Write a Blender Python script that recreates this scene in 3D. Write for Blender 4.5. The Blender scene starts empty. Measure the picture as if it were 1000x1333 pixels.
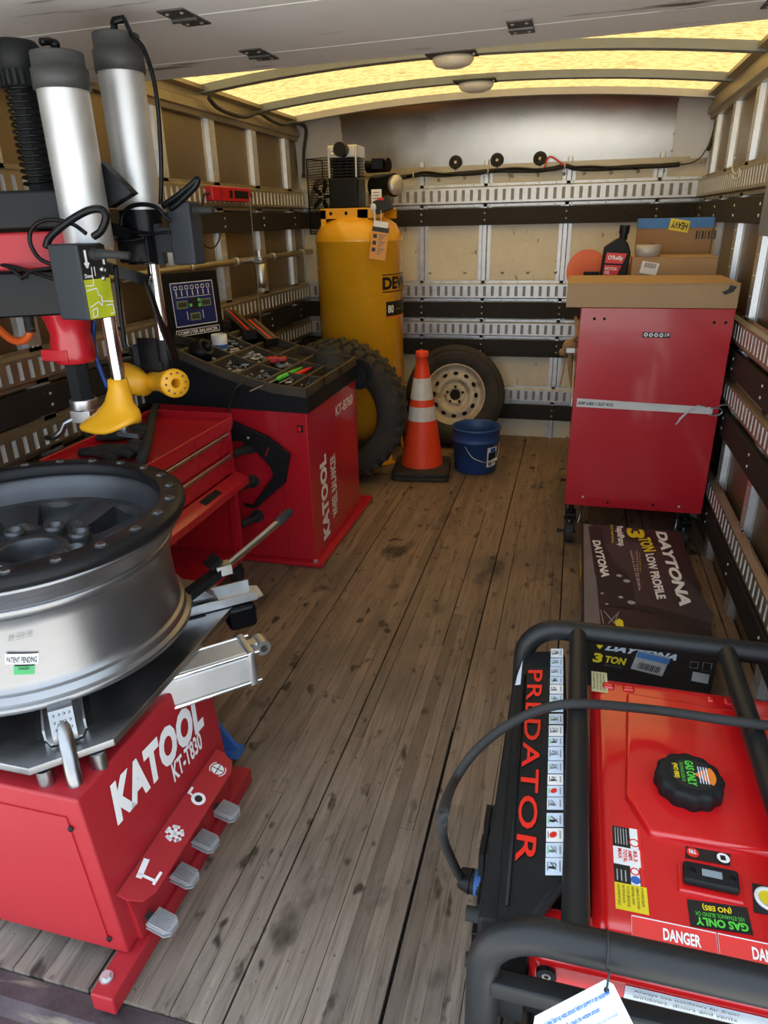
import bpy, math, random
from mathutils import Vector, Matrix
random.seed(7)
sc = bpy.context.scene
# ------------------------------------------------------------------ camera
CAM = Vector((0.0, 0.0, 1.40)); F_PX = 900.0
yaw, pit, rol = math.radians(-15.25), math.radians(22.92), math.radians(-1.346)
_f = Vector((math.sin(yaw)*math.cos(pit), math.cos(yaw)*math.cos(pit), -math.sin(pit)))
_r0 = Vector((math.cos(yaw), -math.sin(yaw), 0)); _u0 = _r0.cross(_f)
_r = math.cos(rol)*_r0 + math.sin(rol)*_u0; _u = -math.sin(rol)*_r0 + math.cos(rol)*_u0
cd = bpy.data.cameras.new('camera'); cam = bpy.data.objects.new('camera', cd); sc.collection.objects.link(cam)
cd.sensor_fit = 'HORIZONTAL'; cd.sensor_width = 36.0; cd.lens = F_PX/1000*36.0; cd.clip_start = 0.02; cd.clip_end = 300
cam.matrix_world = Matrix(((_r.x,_u.x,-_f.x,CAM.x),(_r.y,_u.y,-_f.y,CAM.y),(_r.z,_u.z,-_f.z,CAM.z),(0,0,0,1)))
sc.camera = cam
# ------------------------------------------------------------------ sky, sun, exposure
wd = bpy.data.worlds.new('sky'); sc.world = wd; wd.use_nodes = True
wn = wd.node_tree; wn.nodes.clear()
wo = wn.nodes.new('ShaderNodeOutputWorld'); bg = wn.nodes.new('ShaderNodeBackground')
bg.inputs[0].default_value = (0.72, 0.86, 1.0, 1); bg.inputs[1].default_value = 1.5
wn.links.new(bg.outputs[0], wo.inputs[0])
sd = bpy.data.lights.new('sun', 'SUN'); sd.energy = 12.0; sd.angle = 0.01; sd.color = (1.0, 0.95, 0.86)
sun = bpy.data.objects.new('sun', sd); sc.collection.objects.link(sun)
sun.rotation_euler = (math.radians(-33), math.radians(12), 0)      # sun stands high beyond the front of the truck
vs = sc.view_settings; vs.view_transform = 'Standard'; vs.look = 'None'; vs.gamma = 1.0; vs.exposure = 0.85; vs.use_curve_mapping = False

# ------------------------------------------------------------------ helpers
COL = sc.collection
ROOTM = {}
def P(px, py, x=None, y=None, z=None):
    """point of the place seen at a pixel of the 1000x1333 photo, on a known plane"""
    d = (px-500)/F_PX*_r - (py-666.5)/F_PX*_u + _f
    if x is not None: t = (x-CAM.x)/d.x
    elif y is not None: t = (y-CAM.y)/d.y
    else: t = (z-CAM.z)/d.z
    return CAM + d*t

def tag(o, label=None, cat=None, group=None, kind=None):
    if label: o['label'] = label
    if cat: o['category'] = cat
    if group: o['group'] = group
    if kind: o['kind'] = kind
    return o
def thing(name, label, cat, loc=(0,0,0), rz=0.0, group=None):
    o = bpy.data.objects.new(name, None); COL.objects.link(o); o.empty_display_size = 0.05
    o.location = loc; o.rotation_euler = (0,0,rz)
    tag(o, label, cat, group)
    ROOTM[o.name] = Matrix.Translation(Vector(loc)) @ Matrix.Rotation(rz, 4, 'Z')
    return o
def frame(o, u, v):
    """matrix with x=u, y=v, z=u x v"""
    u = Vector(u).normalized(); n = u.cross(Vector(v)).normalized(); v2 = n.cross(u)
    o = Vector(o)
    return Matrix(((u.x,v2.x,n.x,o.x),(u.y,v2.y,n.y,o.y),(u.z,v2.z,n.z,o.z),(0,0,0,1)))
def axis_frame(p0, p1):
    p0 = Vector(p0); d = (Vector(p1)-p0).normalized()
    a = Vector((0,0,1)) if abs(d.z) < 0.95 else Vector((0,1,0))
    u = a.cross(d).normalized(); v = d.cross(u)
    return Matrix(((u.x,v.x,d.x,p0.x),(u.y,v.y,d.y,p0.y),(u.z,v.z,d.z,p0.z),(0,0,0,1)))

class MB:
    def __init__(s): s.v = []; s.f = []; s.sm = []
    def add(s, vs, fs, smooth=False, M=None):
        b = len(s.v)
        for p in vs: s.v.append((M @ Vector(p)) if M is not None else Vector(p))
        for f in fs: s.f.append(tuple(i+b for i in f)); s.sm.append(smooth)
        return s
    def box(s, lo, hi, M=None, bev=0.0):
        (x0,y0,z0),(x1,y1,z1) = lo, hi
        if bev <= 0:
            vs = [(x0,y0,z0),(x1,y0,z0),(x1,y1,z0),(x0,y1,z0),(x0,y0,z1),(x1,y0,z1),(x1,y1,z1),(x0,y1,z1)]
            return s.add(vs, [(0,3,2,1),(4,5,6,7),(0,1,5,4),(1,2,6,5),(2,3,7,6),(3,0,4,7)], False, M)
        b = min(bev, (x1-x0)/2.01, (y1-y0)/2.01, (z1-z0)/2.01)
        vs = []; idx = {}
        for ix,(xa,sx) in enumerate(((x0,1),(x1,-1))):
            for iy,(ya,sy) in enumerate(((y0,1),(y1,-1))):
                for iz,(za,sz) in enumerate(((z0,1),(z1,-1))):
                    for k,p in enumerate(((xa,ya+sy*b,za+sz*b),(xa+sx*b,ya,za+sz*b),(xa+sx*b,ya+sy*b,za))):
                        idx[ix,iy,iz,k] = len(vs); vs.append(p)
        I = idx; fs = []
        def q(*c): fs.append(tuple(I[x] for x in c))
        for i in (0,1):
            q((i,0,0,0),(i,1,0,0),(i,1,1,0),(i,0,1,0)); q((0,i,0,1),(1,i,0,1),(1,i,1,1),(0,i,1,1)); q((0,0,i,2),(1,0,i,2),(1,1,i,2),(0,1,i,2))
            for j in (0,1):
                q((i,j,0,0),(i,j,1,0),(i,j,1,1),(i,j,0,1)); q((i,0,j,0),(i,1,j,0),(i,1,j,2),(i,0,j,2)); q((0,i,j,1),(1,i,j,1),(1,i,j,2),(0,i,j,2))
                for k in (0,1): q((i,j,k,0),(i,j,k,1),(i,j,k,2))
        c = Vector(((x0+x1)/2,(y0+y1)/2,(z0+z1)/2))
        out = []
        for f in fs:
            a,b_,c_ = Vector(vs[f[0]]),Vector(vs[f[1]]),Vector(vs[f[2]])
            n = (b_-a).cross(c_-a); m = sum((Vector(vs[i]) for i in f), Vector())/len(f)
            out.append(f if n.dot(m-c) > 0 else tuple(reversed(f)))
        return s.add(vs, out, False, M)
    def bar(s, p0, p1, w, h, up=(0,0,1), bev=0.0):
        """rectangular bar from p0 to p1, w wide, h high"""
        p0 = Vector(p0); p1 = Vector(p1); d = p1-p0; L = d.length
        M = frame(p0, d, Vector(up).cross(d) if abs(d.normalized().dot(Vector(up))) < .99 else (1,0,0))
        return s.box((0,-w/2,-h/2), (L,w/2,h/2), M, bev)
    def lathe(s, prof, seg=32, M=None, smooth=True, a0=0.0, a1=2*math.pi, closed=False):
        """profile of (r, z) round local z"""
        full = abs(a1-a0) > 6.28; n = seg if full else seg+1
        vs = []; fs = []
        for i in range(n):
            a = a0+(a1-a0)*i/seg; c, sn = math.cos(a), math.sin(a)
            for r, z in prof: vs.append((r*c, r*sn, z))
        m = len(prof)
        for i in range(seg):
            j = (i+1) % n
            for k in range(m if closed else m-1):
                k2 = (k+1) % m
                if prof[k][0] < 1e-6 and prof[k2][0] < 1e-6: continue
                if prof[k][0] < 1e-6: fs.append((i*m+k, j*m+k2, i*m+k2))
                elif prof[k2][0] < 1e-6: fs.append((i*m+k, j*m+k, i*m+k2))
                else: fs.append((i*m+k, j*m+k, j*m+k2, i*m+k2))
        return s.add(vs, fs, smooth, M)
    def cyl(s, p0, p1, r, r2=None, seg=16, caps=True, smooth=True):
        p0 = Vector(p0); p1 = Vector(p1); L = (p1-p0).length; r2 = r if r2 is None else r2
        M = axis_frame(p0, p1)
        s.lathe([(r,0),(r2,L)], seg, M, smooth)
        if caps:
            s.lathe([(0,0),(r,0)], seg, M, False); s.lathe([(r2,L),(0,L)], seg, M, False)
        return s
    def tube(s, pts, r, seg=8, closed=False, caps=True, rs=None):
        pts = [Vector(p) for p in pts]; n = len(pts); vs = []; fs = []; up = None
        for i in range(n):
            a = pts[(i-1) % n] if (closed or i > 0) else pts[i]; b = pts[(i+1) % n] if (closed or i < n-1) else pts[i]
            d = (b-a).normalized()
            if up is None:
                t = Vector((0,0,1)) if abs(d.z) < .9 else Vector((1,0,0)); up = (t-d*t.dot(d)).normalized()
            else:
                up = (up-d*up.dot(d)); up = up.normalized() if up.length > 1e-6 else d.orthogonal().normalized()
            w = d.cross(up); rr = rs[i] if rs else r
            for k in range(seg):
                an = 2*math.pi*k/seg; vs.append(pts[i]+(up*math.cos(an)+w*math.sin(an))*rr)
        for i in range(n if closed else n-1):
            j = (i+1) % n
            for k in range(seg):
                k2 = (k+1) % seg; fs.append((i*seg+k, i*seg+k2, j*seg+k2, j*seg+k))
        if caps and not closed:
            fs.append(tuple(reversed(range(seg)))); fs.append(tuple(range((n-1)*seg, n*seg)))
        return s.add(vs, fs, True)
    def prism(s, poly, h, M=None, smooth=False):
        """polygon in local xy (counter-clockwise) extruded along local z by h"""
        n = len(poly); vs = [(x,y,0) for x,y in poly]+[(x,y,h) for x,y in poly]
        fs = [tuple(reversed(range(n))), tuple(range(n,2*n))]+[(i,(i+1)%n,n+(i+1)%n,n+i) for i in range(n)]
        return s.add(vs, fs, smooth, M)
    def grid(s, nu, nv, fn, smooth=True, flip=False):
        vs = [fn(i/nu, j/nv) for j in range(nv+1) for i in range(nu+1)]; fs = []
        for j in range(nv):
            for i in range(nu):
                q = (j*(nu+1)+i, j*(nu+1)+i+1, (j+1)*(nu+1)+i+1, (j+1)*(nu+1)+i); fs.append(tuple(reversed(q)) if flip else q)
        return s.add(vs, fs, smooth)
    def ball(s, c, r, seg=12, rings=8, sc_=(1,1,1)):
        prof = [(r*math.sin(math.pi*i/rings), -r*math.cos(math.pi*i/rings)) for i in range(rings+1)]
        M = Matrix.Translation(Vector(c)) @ Matrix.Diagonal((*sc_,1))
        prof[0] = (0,-r); prof[-1] = (0,r)
        return s.lathe(prof, seg, M)
    def build(s, name, m, parent=None, local=False, origin=None, kind=None, label=None):
        """one mesh object; vertices are in place coordinates unless local"""
        vs = s.v; par = parent
        if par is not None and not local:
            Mi = ROOTM[par.name].inverted(); vs = [Mi @ p for p in vs]
        elif par is None and origin is not None:
            o3 = Vector(origin); vs = [p-o3 for p in vs]
        me = bpy.data.meshes.new(name); me.from_pydata([tuple(p) for p in vs], [], s.f)
        me.polygons.foreach_set('use_smooth', s.sm); me.update()
        if m is not None: me.materials.append(M_[m] if isinstance(m, str) else m)
        o = bpy.data.objects.new(name, me); COL.objects.link(o)
        if par is not None: o.parent = par; ROOTM[o.name] = ROOTM[par.name]
        else:
            o.location = origin or (0,0,0); ROOTM[o.name] = Matrix.Translation(Vector(origin or (0,0,0)))
        if kind: o['kind'] = kind
        if label: o['label'] = label
        return o
def copy_tree(o, parent=None, M=None):
    c = o.copy(); COL.objects.link(c); c.parent = parent
    ROOTM[c.name] = ROOTM.get(o.name, Matrix())
    for ch in list(o.children): copy_tree(ch, c)
    return c
def smooth_path(pts, n=8):
    """catmull-rom through the points"""
    p = [Vector(q) for q in pts]; p = [2*p[0]-p[1]]+p+[2*p[-1]-p[-2]]; out = []
    for i in range(1, len(p)-2):
        for k in range(n):
            t = k/n; a,b,c,d = p[i-1:i+3]
            out.append(0.5*((2*b)+(-a+c)*t+(2*a-5*b+4*c-d)*t*t+(-a+3*b-3*c+d)*t**3))
    out.append(p[-2]); return out
def text_geo(body, bold=0.0, shear=0.0, spacing=1.0):
    cu = bpy.data.curves.new('lettering', 'FONT'); cu.body = body; cu.offset = bold; cu.shear = shear; cu.space_character = spacing; cu.resolution_u = 3
    cu.align_x = 'LEFT'
    ob = bpy.data.objects.new('lettering_tmp', cu)
    me = bpy.data.meshes.new_from_object(ob)
    vs = [v.co.copy() for v in me.vertices]; fs = [tuple(p.vertices) for p in me.polygons]
    bpy.data.objects.remove(ob); bpy.data.meshes.remove(me); bpy.data.curves.remove(cu)
    return vs, fs
def lettering(body, o, adv, up, m, parent, bold=0.02, shear=0.0, spacing=1.0, lift=0.0012, bend=None, name='lettering'):
    """flat print filling the rectangle at o spanned by adv (reading direction, full length) and up (full height)"""
    vs, fs = text_geo(body, bold, shear, spacing)
    if not vs: return None
    x0 = min(v.x for v in vs); x1 = max(v.x for v in vs); y0 = min(v.y for v in vs); y1 = max(v.y for v in vs)
    o = Vector(o); adv = Vector(adv); up = Vector(up); n = adv.cross(up).normalized()
    mb = MB(); out = []
    for v in vs:
        a = (v.x-x0)/(x1-x0); b = (v.y-y0)/(y1-y0)
        p = o+adv*a+up*b+n*lift
        out.append(bend(a, b) if bend else p)
    mb.add(out, fs)
    return mb.build(name, m, parent)
def patch(o, adv, up, m, parent, name='sticker', lift=0.0008, th=0.0004):
    o = Vector(o); adv = Vector(adv); up = Vector(up); n = adv.cross(up).normalized()
    mb = MB(); a = o+n*(lift-th); b = o+n*lift
    mb.add([a, a+adv, a+adv+up, a+up, b, b+adv, b+adv+up, b+up], [(0,3,2,1),(4,5,6,7),(0,1,5,4),(1,2,6,5),(2,3,7,6),(3,0,4,7)])
    return mb.build(name, m, parent)

# ------------------------------------------------------------------ materials
M_ = {}
def mat(name, col, rough=0.5, metal=0.0, var=0.08, vscale=6.0, bump=0.0, bscale=60.0, coat=0.0, rvar=0.1, spec=0.5, stretch=(1,1,1), sheen=0.0):
    m = bpy.data.materials.new(name); m.use_nodes = True; nt = m.node_tree; N = nt.nodes; L = nt.links
    b = N['Principled BSDF']; b.inputs['Roughness'].default_value = rough; b.inputs['Metallic'].default_value = metal
    b.inputs['Coat Weight'].default_value = coat; b.inputs['Coat Roughness'].default_value = 0.08
    b.inputs['Specular IOR Level'].default_value = spec
    g = N.new('ShaderNodeNewGeometry'); mp = N.new('ShaderNodeMapping'); mp.inputs['Scale'].default_value = stretch
    L.new(g.outputs['Position'], mp.inputs['Vector'])
    n = N.new('ShaderNodeTexNoise'); n.inputs['Scale'].default_value = vscale; n.inputs['Detail'].default_value = 5; n.inputs['Roughness'].default_value = 0.62
    L.new(mp.outputs[0], n.inputs['Vector'])
    r = N.new('ShaderNodeValToRGB'); e = r.color_ramp.elements
    e[0].position = 0.3; e[1].position = 0.72
    e[0].color = (*[max(0,c*(1-var)) for c in col],1); e[1].color = (*[min(1,c*(1+var)) for c in col],1)
    L.new(n.outputs['Fac'], r.inputs[0]); L.new(r.outputs[0], b.inputs['Base Color'])
    if rvar > 0:
        mr = N.new('ShaderNodeMapRange'); mr.inputs['To Min'].default_value = max(0.02,rough-rvar*.5); mr.inputs['To Max'].default_value = min(1,rough+rvar*.5)
        L.new(n.outputs['Fac'], mr.inputs['Value']); L.new(mr.outputs[0], b.inputs['Roughness'])
    if bump > 0:
        n2 = N.new('ShaderNodeTexNoise'); n2.inputs['Scale'].default_value = bscale; n2.inputs['Detail'].default_value = 3
        L.new(mp.outputs[0], n2.inputs['Vector'])
        bp = N.new('ShaderNodeBump'); bp.inputs['Strength'].default_value = bump; bp.inputs['Distance'].default_value = 0.004
        L.new(n2.outputs['Fac'], bp.inputs['Height']); L.new(bp.outputs[0], b.inputs['Normal'])
    M_[name] = m
    return m
def add_stain(m, col, scale, lo, hi, stretch=(1,1,1), seed=0.0, detail=4.0):
    """real dirt: a second noise lays a stain colour over the base colour"""
    nt = m.node_tree; N = nt.nodes; L = nt.links; b = N['Principled BSDF']
    src = b.inputs['Base Color'].links[0].from_socket
    g = N.new('ShaderNodeNewGeometry'); mp = N.new('ShaderNodeMapping'); mp.inputs['Scale'].default_value = stretch; mp.inputs['Location'].default_value = (seed,seed*1.7,seed*.6)
    L.new(g.outputs['Position'], mp.inputs['Vector'])
    n = N.new('ShaderNodeTexNoise'); n.inputs['Scale'].default_value = scale; n.inputs['Detail'].default_value = detail
    L.new(mp.outputs[0], n.inputs['Vector'])
    mr = N.new('ShaderNodeMapRange'); mr.inputs['From Min'].default_value = lo; mr.inputs['From Max'].default_value = hi
    L.new(n.outputs['Fac'], mr.inputs['Value'])
    mx = N.new('ShaderNodeMix'); mx.data_type = 'RGBA'; L.new(mr.outputs[0], mx.inputs[0]); L.new(src, mx.inputs[6]); mx.inputs[7].default_value = (*col,1)
    L.new(mx.outputs[2], b.inputs['Base Color'])
    return m
def hexc(h):
    h = h.lstrip('#'); c = [int(h[i:i+2],16)/255 for i in (0,2,4)]
    return tuple(x/12.92 if x <= .04045 else ((x+.055)/1.055)**2.4 for x in c)

mat('red_paint', (0.50,0.012,0.022), 0.28, 0, 0.06, 3, coat=0.35, rvar=.05)
mat('red_plain', (0.36,0.012,0.020), 0.5, 0, 0.05, 3, bump=.05, bscale=300)
mat('red_tank', (0.62,0.010,0.012), 0.22, 0, 0.03, 3, coat=0.9, rvar=.05)
mat('dark_red', (0.30,0.010,0.016), 0.35, 0, 0.08, 3, coat=.3)
mat('black_plastic', (0.011,0.012,0.013), 0.5, 0, 0.2, 8, bump=.12, bscale=500, spec=.22)
mat('black_satin', (0.009,0.009,0.010), 0.38, 0, 0.15, 8, spec=.2)
mat('black_gloss', (0.006,0.006,0.007), 0.22, 0, 0.1, 8, spec=.2)
mat('black_rubber', (0.022,0.021,0.020), 0.75, 0, 0.25, 14, bump=.2, bscale=200)
mat('tire_rubber', (0.038,0.034,0.028), 0.8, 0, 0.35, 9, bump=.25, bscale=160)
mat('frame_black', (0.011,0.012,0.013), 0.42, 0, 0.12, 10, bump=.06, bscale=700, spec=.4)
mat('gauge_grey', (0.032,0.036,0.042), 0.5, 0, 0.08, 6, bump=.08, bscale=500, spec=.22)
mat('brushed_alu', (0.62,0.62,0.63), 0.36, 1.0, 0.10, 12, rvar=.2)
mat('matte_alu', (0.66,0.66,0.66), 0.48, 0.85, 0.10, 9, rvar=.2)
mat('wheel_alu', (0.30,0.30,0.31), 0.34, 0.95, 0.10, 6, rvar=.16, bump=.03, bscale=300)
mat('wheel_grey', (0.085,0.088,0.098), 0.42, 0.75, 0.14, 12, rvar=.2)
mat('pedal_alu', (0.42,0.43,0.45), 0.4, 0.35, 0.10, 9)
mat('bolt_dark', (0.12,0.12,0.125), 0.38, 0.9, 0.2, 20)
mat('slot_shade', (0.26,0.24,0.20), 0.5, 0.5, 0.2, 20)  # shade inside the back rail slots, put into the backing colour
mat('slot_lit', (0.72,0.72,0.70), 0.5, 0.25, 0.08, 20)  # lit insides of the side rail slots, painted as a bright backing
mat('chrome', (0.80,0.80,0.80), 0.10, 1.0, 0.02, 8, rvar=.05)
mat('bare_steel', (0.34,0.34,0.35), 0.32, 1.0, 0.18, 12, rvar=.25)
mat('galvanised', (0.62,0.63,0.64), 0.42, 0.75, 0.16, 18, rvar=.3)
mat('side_alu', (0.25,0.19,0.11), 0.36, 0.75, 0.14, 3, rvar=.16)
mat('rail_tan', (0.38,0.32,0.22), 0.42, 0.75, 0.14, 10, rvar=.25)
mat('cream_panel', (0.76,0.69,0.52), 0.42, 0.0, 0.10, 5, rvar=.2)
add_stain(M_['cream_panel'], (0.20,0.16,0.10), 26, .66, .74, (1,1,.5))
mat('cove_alu', (0.42,0.40,0.37), 0.30, 1.0, 0.10, 5, rvar=.16, bump=.25, bscale=6)
mat('kick_board', (0.013,0.010,0.0075), 0.7, 0, 0.4, 12, bump=.3, bscale=90)
add_stain(M_['kick_board'], (0.10,0.08,0.05), 60, .68, .76)
mat('white_paint', (0.70,0.70,0.68), 0.45, 0, 0.04, 5)
mat('white_print', (0.85,0.85,0.85), 0.5, 0, 0.01, 5, rvar=0)
mat('pale_blue_print', (0.62,0.72,0.85), 0.45, 0, 0.03, 5, rvar=0)
mat('black_print', (0.012,0.012,0.012), 0.5, 0, 0.01, 5, rvar=0)
mat('grey_print', (0.18,0.18,0.19), 0.5, 0, 0.02, 5, rvar=0)
mat('red_print', (0.72,0.02,0.012), 0.4, 0, 0.02, 5, rvar=0)
mat('green_print', (0.10,0.62,0.06), 0.5, 0, 0.02, 5, rvar=0)
mat('yellow_print', (0.80,0.62,0.02), 0.5, 0, 0.02, 5, rvar=0)
mat('orange_print', (0.75,0.20,0.02), 0.5, 0, 0.02, 5, rvar=0)
mat('blue_print', (0.03,0.12,0.45), 0.5, 0, 0.02, 5, rvar=0)
mat('sticker_green', (0.06,0.35,0.12), 0.5, 0, 0.02, 5, rvar=0)
mat('compressor_yellow', (0.84,0.41,0.014), 0.26, 0, 0.05, 4, coat=.5)
mat('yellow_plastic', (0.80,0.38,0.012), 0.42, 0, 0.06, 9)
mat('cone_orange', (0.86,0.060,0.012), 0.5, 0, 0.06, 9)
mat('reel_orange', (0.82,0.14,0.012), 0.45, 0, 0.06, 9)
mat('reflective_white', (0.66,0.64,0.60), 0.4, 0, 0.10, 30, rvar=.1)
mat('bucket_blue', (0.020,0.070,0.22), 0.42, 0, 0.08, 6)
mat('cloth_blue', (0.03,0.11,0.35), 0.6, 0, 0.1, 9)
mat('cardboard', (0.42,0.27,0.14), 0.8, 0, 0.06, 4, bump=.06, bscale=120)
mat('cardboard_dark', (0.34,0.20,0.10), 0.8, 0, 0.07, 4, bump=.06, bscale=120)
mat('tape_blue', (0.06,0.20,0.50), 0.6, 0, 0.05, 9)
mat('tape_silver', (0.50,0.50,0.48), 0.4, 0.2, 0.04, 9)
mat('strap_white', (0.66,0.64,0.62), 0.8, 0, 0.06, 20, bump=.1, bscale=400)
mat('rope_tan', (0.34,0.23,0.13), 0.9, 0, 0.2, 30, bump=.3, bscale=200)
mat('hose_blue', (0.01,0.06,0.30), 0.35, 0, 0.05, 9)
mat('hose_orange', (0.75,0.12,0.02), 0.4, 0, 0.05, 9)
mat('jackbox_print', (0.018,0.016,0.015), 0.34, 0, 0.35, 5, rvar=.1)
mat('jackbox_light', (0.16,0.15,0.145), 0.34, 0, 0.2, 5, rvar=.1)
mat('rust_steel', (0.075,0.055,0.060), 0.55, 0.5, 0.4, 9, bump=.5, bscale=40)
add_stain(M_['rust_steel'], (0.32,0.28,0.20), 9, .55, .70, (.6,3,3), 2.0)
mat('glove_black', (0.020,0.019,0.019), 0.85, 0, 0.3, 30, bump=.4, bscale=260)
mat('door_white', (0.84,0.83,0.81), 0.5, 0, 0.05, 3)
add_stain(M_['door_white'], (0.12,0.11,0.10), 5, .63, .72, (.5,3.5,1), 3.0, 6)
mat('asphalt', (0.42,0.41,0.39), 0.9, 0, 0.2, 20)
mat('spare_beige', (0.55,0.47,0.34), 0.45, 0.1, 0.18, 12)
add_stain(M_['spare_beige'], (0.25,0.13,0.06), 14, .58, .72)
mat('dark_void', (0.006,0.006,0.006), 0.9, 0, 0.1, 5, rvar=0)
mat('lcd_grey', (0.26,0.30,0.33), 0.25, 0, 0.02, 5, rvar=0)
mat('panel_blue', (0.012,0.025,0.12), 0.3, 0, 0.4, 4, rvar=0)
mat('led_green', (0.20,0.24,0.12), 0.4, 0, 0.05, 5, rvar=0)
mat('olive_label', (0.42,0.46,0.02), 0.4, 0, 0.35, 9, rvar=0)
mat('cap_grey', (0.050,0.050,0.050), 0.55, 0, 0.06, 7, bump=.05, bscale=500)
mat('rust_brown', (0.20,0.10,0.045), 0.7, 0.3, 0.3, 30)
mat('tray_brown', (0.055,0.042,0.026), 0.6, 0, 0.3, 20)

# translucent roof sheet
m = bpy.data.materials.new('roof_fibreglass'); m.use_nodes = True; nt = m.node_tree; N = nt.nodes; L = nt.links
N.remove(N['Principled BSDF'])
g = N.new('ShaderNodeNewGeometry'); n = N.new('ShaderNodeTexNoise'); n.inputs['Scale'].default_value = 42; n.inputs['Detail'].default_value = 6; n.inputs['Roughness'].default_value = .7
mpn = N.new('ShaderNodeMapping'); mpn.inputs['Scale'].default_value = (.6,1.6,1); L.new(g.outputs['Position'], mpn.inputs['Vector']); L.new(mpn.outputs[0], n.inputs['Vector'])
r = N.new('ShaderNodeValToRGB'); r.color_ramp.elements[0].position = .32; r.color_ramp.elements[1].position = .56
r.color_ramp.elements[0].color = (0.085,0.050,0.012,1); r.color_ramp.elements[1].color = (0.27,0.185,0.070,1)
L.new(n.outputs['Fac'], r.inputs[0])
t = N.new('ShaderNodeBsdfTranslucent'); d = N.new('ShaderNodeBsdfDiffuse'); d.inputs[0].default_value = (.35,.28,.14,1)
L.new(r.outputs[0], t.inputs[0]); a = N.new('ShaderNodeMixShader'); a.inputs[0].default_value = .2
L.new(t.outputs[0], a.inputs[1]); L.new(d.outputs[0], a.inputs[2]); L.new(a.outputs[0], N['Material Output'].inputs[0]); M_['roof_fibreglass'] = m

# worn hardwood strips
m = mat('floor_wood', (0.255,0.168,0.100), 0.62, 0, 0.28, 14, bump=.25, bscale=50, stretch=(5,.35,1), rvar=.2)
nt = m.node_tree; N = nt.nodes; L = nt.links; b = N['Principled BSDF']; src = b.inputs['Base Color'].links[0].from_socket
oi = N.new('ShaderNodeObjectInfo'); hs = N.new('ShaderNodeHueSaturation')
cr = N.new('ShaderNodeFloatCurve'); cv_ = cr.mapping.curves[0]; cv_.points[0].location = (0,.56); cv_.points[1].location = (1,1.0); cv_.points.new(.12,.70); cv_.points.new(.3,.84); cv_.points.new(.7,.91); cr.mapping.update()
L.new(oi.outputs['Random'], cr.inputs['Value']); mr = N.new('ShaderNodeMath'); mr.operation = 'MULTIPLY'; mr.inputs[1].default_value = 1.12; L.new(cr.outputs[0], mr.inputs[0]); L.new(mr.outputs[0], hs.inputs['Value']); L.new(src, hs.inputs['Color'])
# grey next to the door: part weathering, part cool daylight put into the colour
g = N.new('ShaderNodeNewGeometry'); sx = N.new('ShaderNodeSeparateXYZ'); L.new(g.outputs['Position'], sx.inputs[0])
n3 = N.new('ShaderNodeTexNoise'); n3.inputs['Scale'].default_value = 2.2; n3.inputs['Detail'].default_value = 5; L.new(g.outputs['Position'], n3.inputs['Vector'])
ad = N.new('ShaderNodeMath'); ad.operation = 'MULTIPLY_ADD'; ad.inputs[1].default_value = -1.6; L.new(n3.outputs['Fac'], ad.inputs[0]); L.new(sx.outputs[1], ad.inputs[2])
m2 = N.new('ShaderNodeMapRange'); m2.inputs['From Min'].default_value = 1.3; m2.inputs['From Max'].default_value = -.1; m2.inputs['To Max'].default_value = .8; L.new(ad.outputs[0], m2.inputs[0])
mx = N.new('ShaderNodeMix'); mx.data_type = 'RGBA'; L.new(m2.outputs[0], mx.inputs[0]); L.new(hs.outputs[0], mx.inputs[6])
gr = N.new('ShaderNodeHueSaturation'); gr.inputs['Saturation'].default_value = .38; gr.inputs['Value'].default_value = .88; L.new(hs.outputs[0], gr.inputs['Color']); L.new(gr.outputs[0], mx.inputs[7])
L.new(mx.outputs[2], b.inputs['Base Color'])
add_stain(m, (0.035,0.026,0.018), 5.5, .62, .72, (1.3,.75,1), 1.3, 4)
add_stain(m, (0.10,0.075,0.052), 3.2, .46, .80, (1,.6,1), 5.5, 6)
add_stain(m, (0.075,0.055,0.038), 30, .56, .80, (3.2,.22,1), 2.2, 6)
add_stain(m, (0.05,0.036,0.024), 22, .63, .72, (1,.5,1), 4.3, 3)
add_stain(m, (0.07,0.05,0.033), 90, .69, .77, (1,.6,1), 7.3, 2)
add_stain(m, (0.035,0.026,0.018), 11, .66, .70, (1.4,.7,1), 9.1, 2)
# ================================================================== the truck box
XL, XR, YB, YS = -1.80, 0.67, 4.70, 0.71
# ground outside
gm = MB(); gm.grid(1,1,lambda u,v:(-60+120*u,-60+120*v,-0.75)); tag(gm.build('ground','asphalt'), kind='structure')
# floor: dark bed under hardwood strips
fb = MB(); fb.box((XL-.03,YS,-.09),(XR+.03,YB+.03,-.022)); floor = tag(fb.build('floor','dark_void'), kind='structure')
um = MB(); um.box((0,0,0),(1,1,1)); ume = None
edges = [XL, -1.695, -1.405, -1.115, -.825, -.538, -.245, .042, .335, .625, XR]
for i in range(len(edges)-1):
    a, b_ = edges[i]+.0022, edges[i+1]-.0022
    ns = max(1, round((b_-a)/.0365)); w = (b_-a)/ns
    for k in range(ns):
        y = YS; first = True
        while y < YB-.01:
            Ln = random.uniform(.7,1.75) if not first else random.uniform(.35,1.6); first = False
            y2 = min(YB, y+Ln)
            if YB-y2 < .25: y2 = YB
            if ume is None:
                o = um.build('plank','floor_wood',floor,local=True); ume = o.data
            else:
                o = bpy.data.objects.new('plank', ume); COL.objects.link(o); o.parent = floor
            dz = random.uniform(-.0012,0); gp = random.uniform(.0015,.0042) if random.random() < .2 and y < 2.2 else .0006
            o.location = (a+k*w+.0003, y+.0006, -.021); o.scale = (w-gp, y2-y-.0012, .021+dz)
            y = y2
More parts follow.
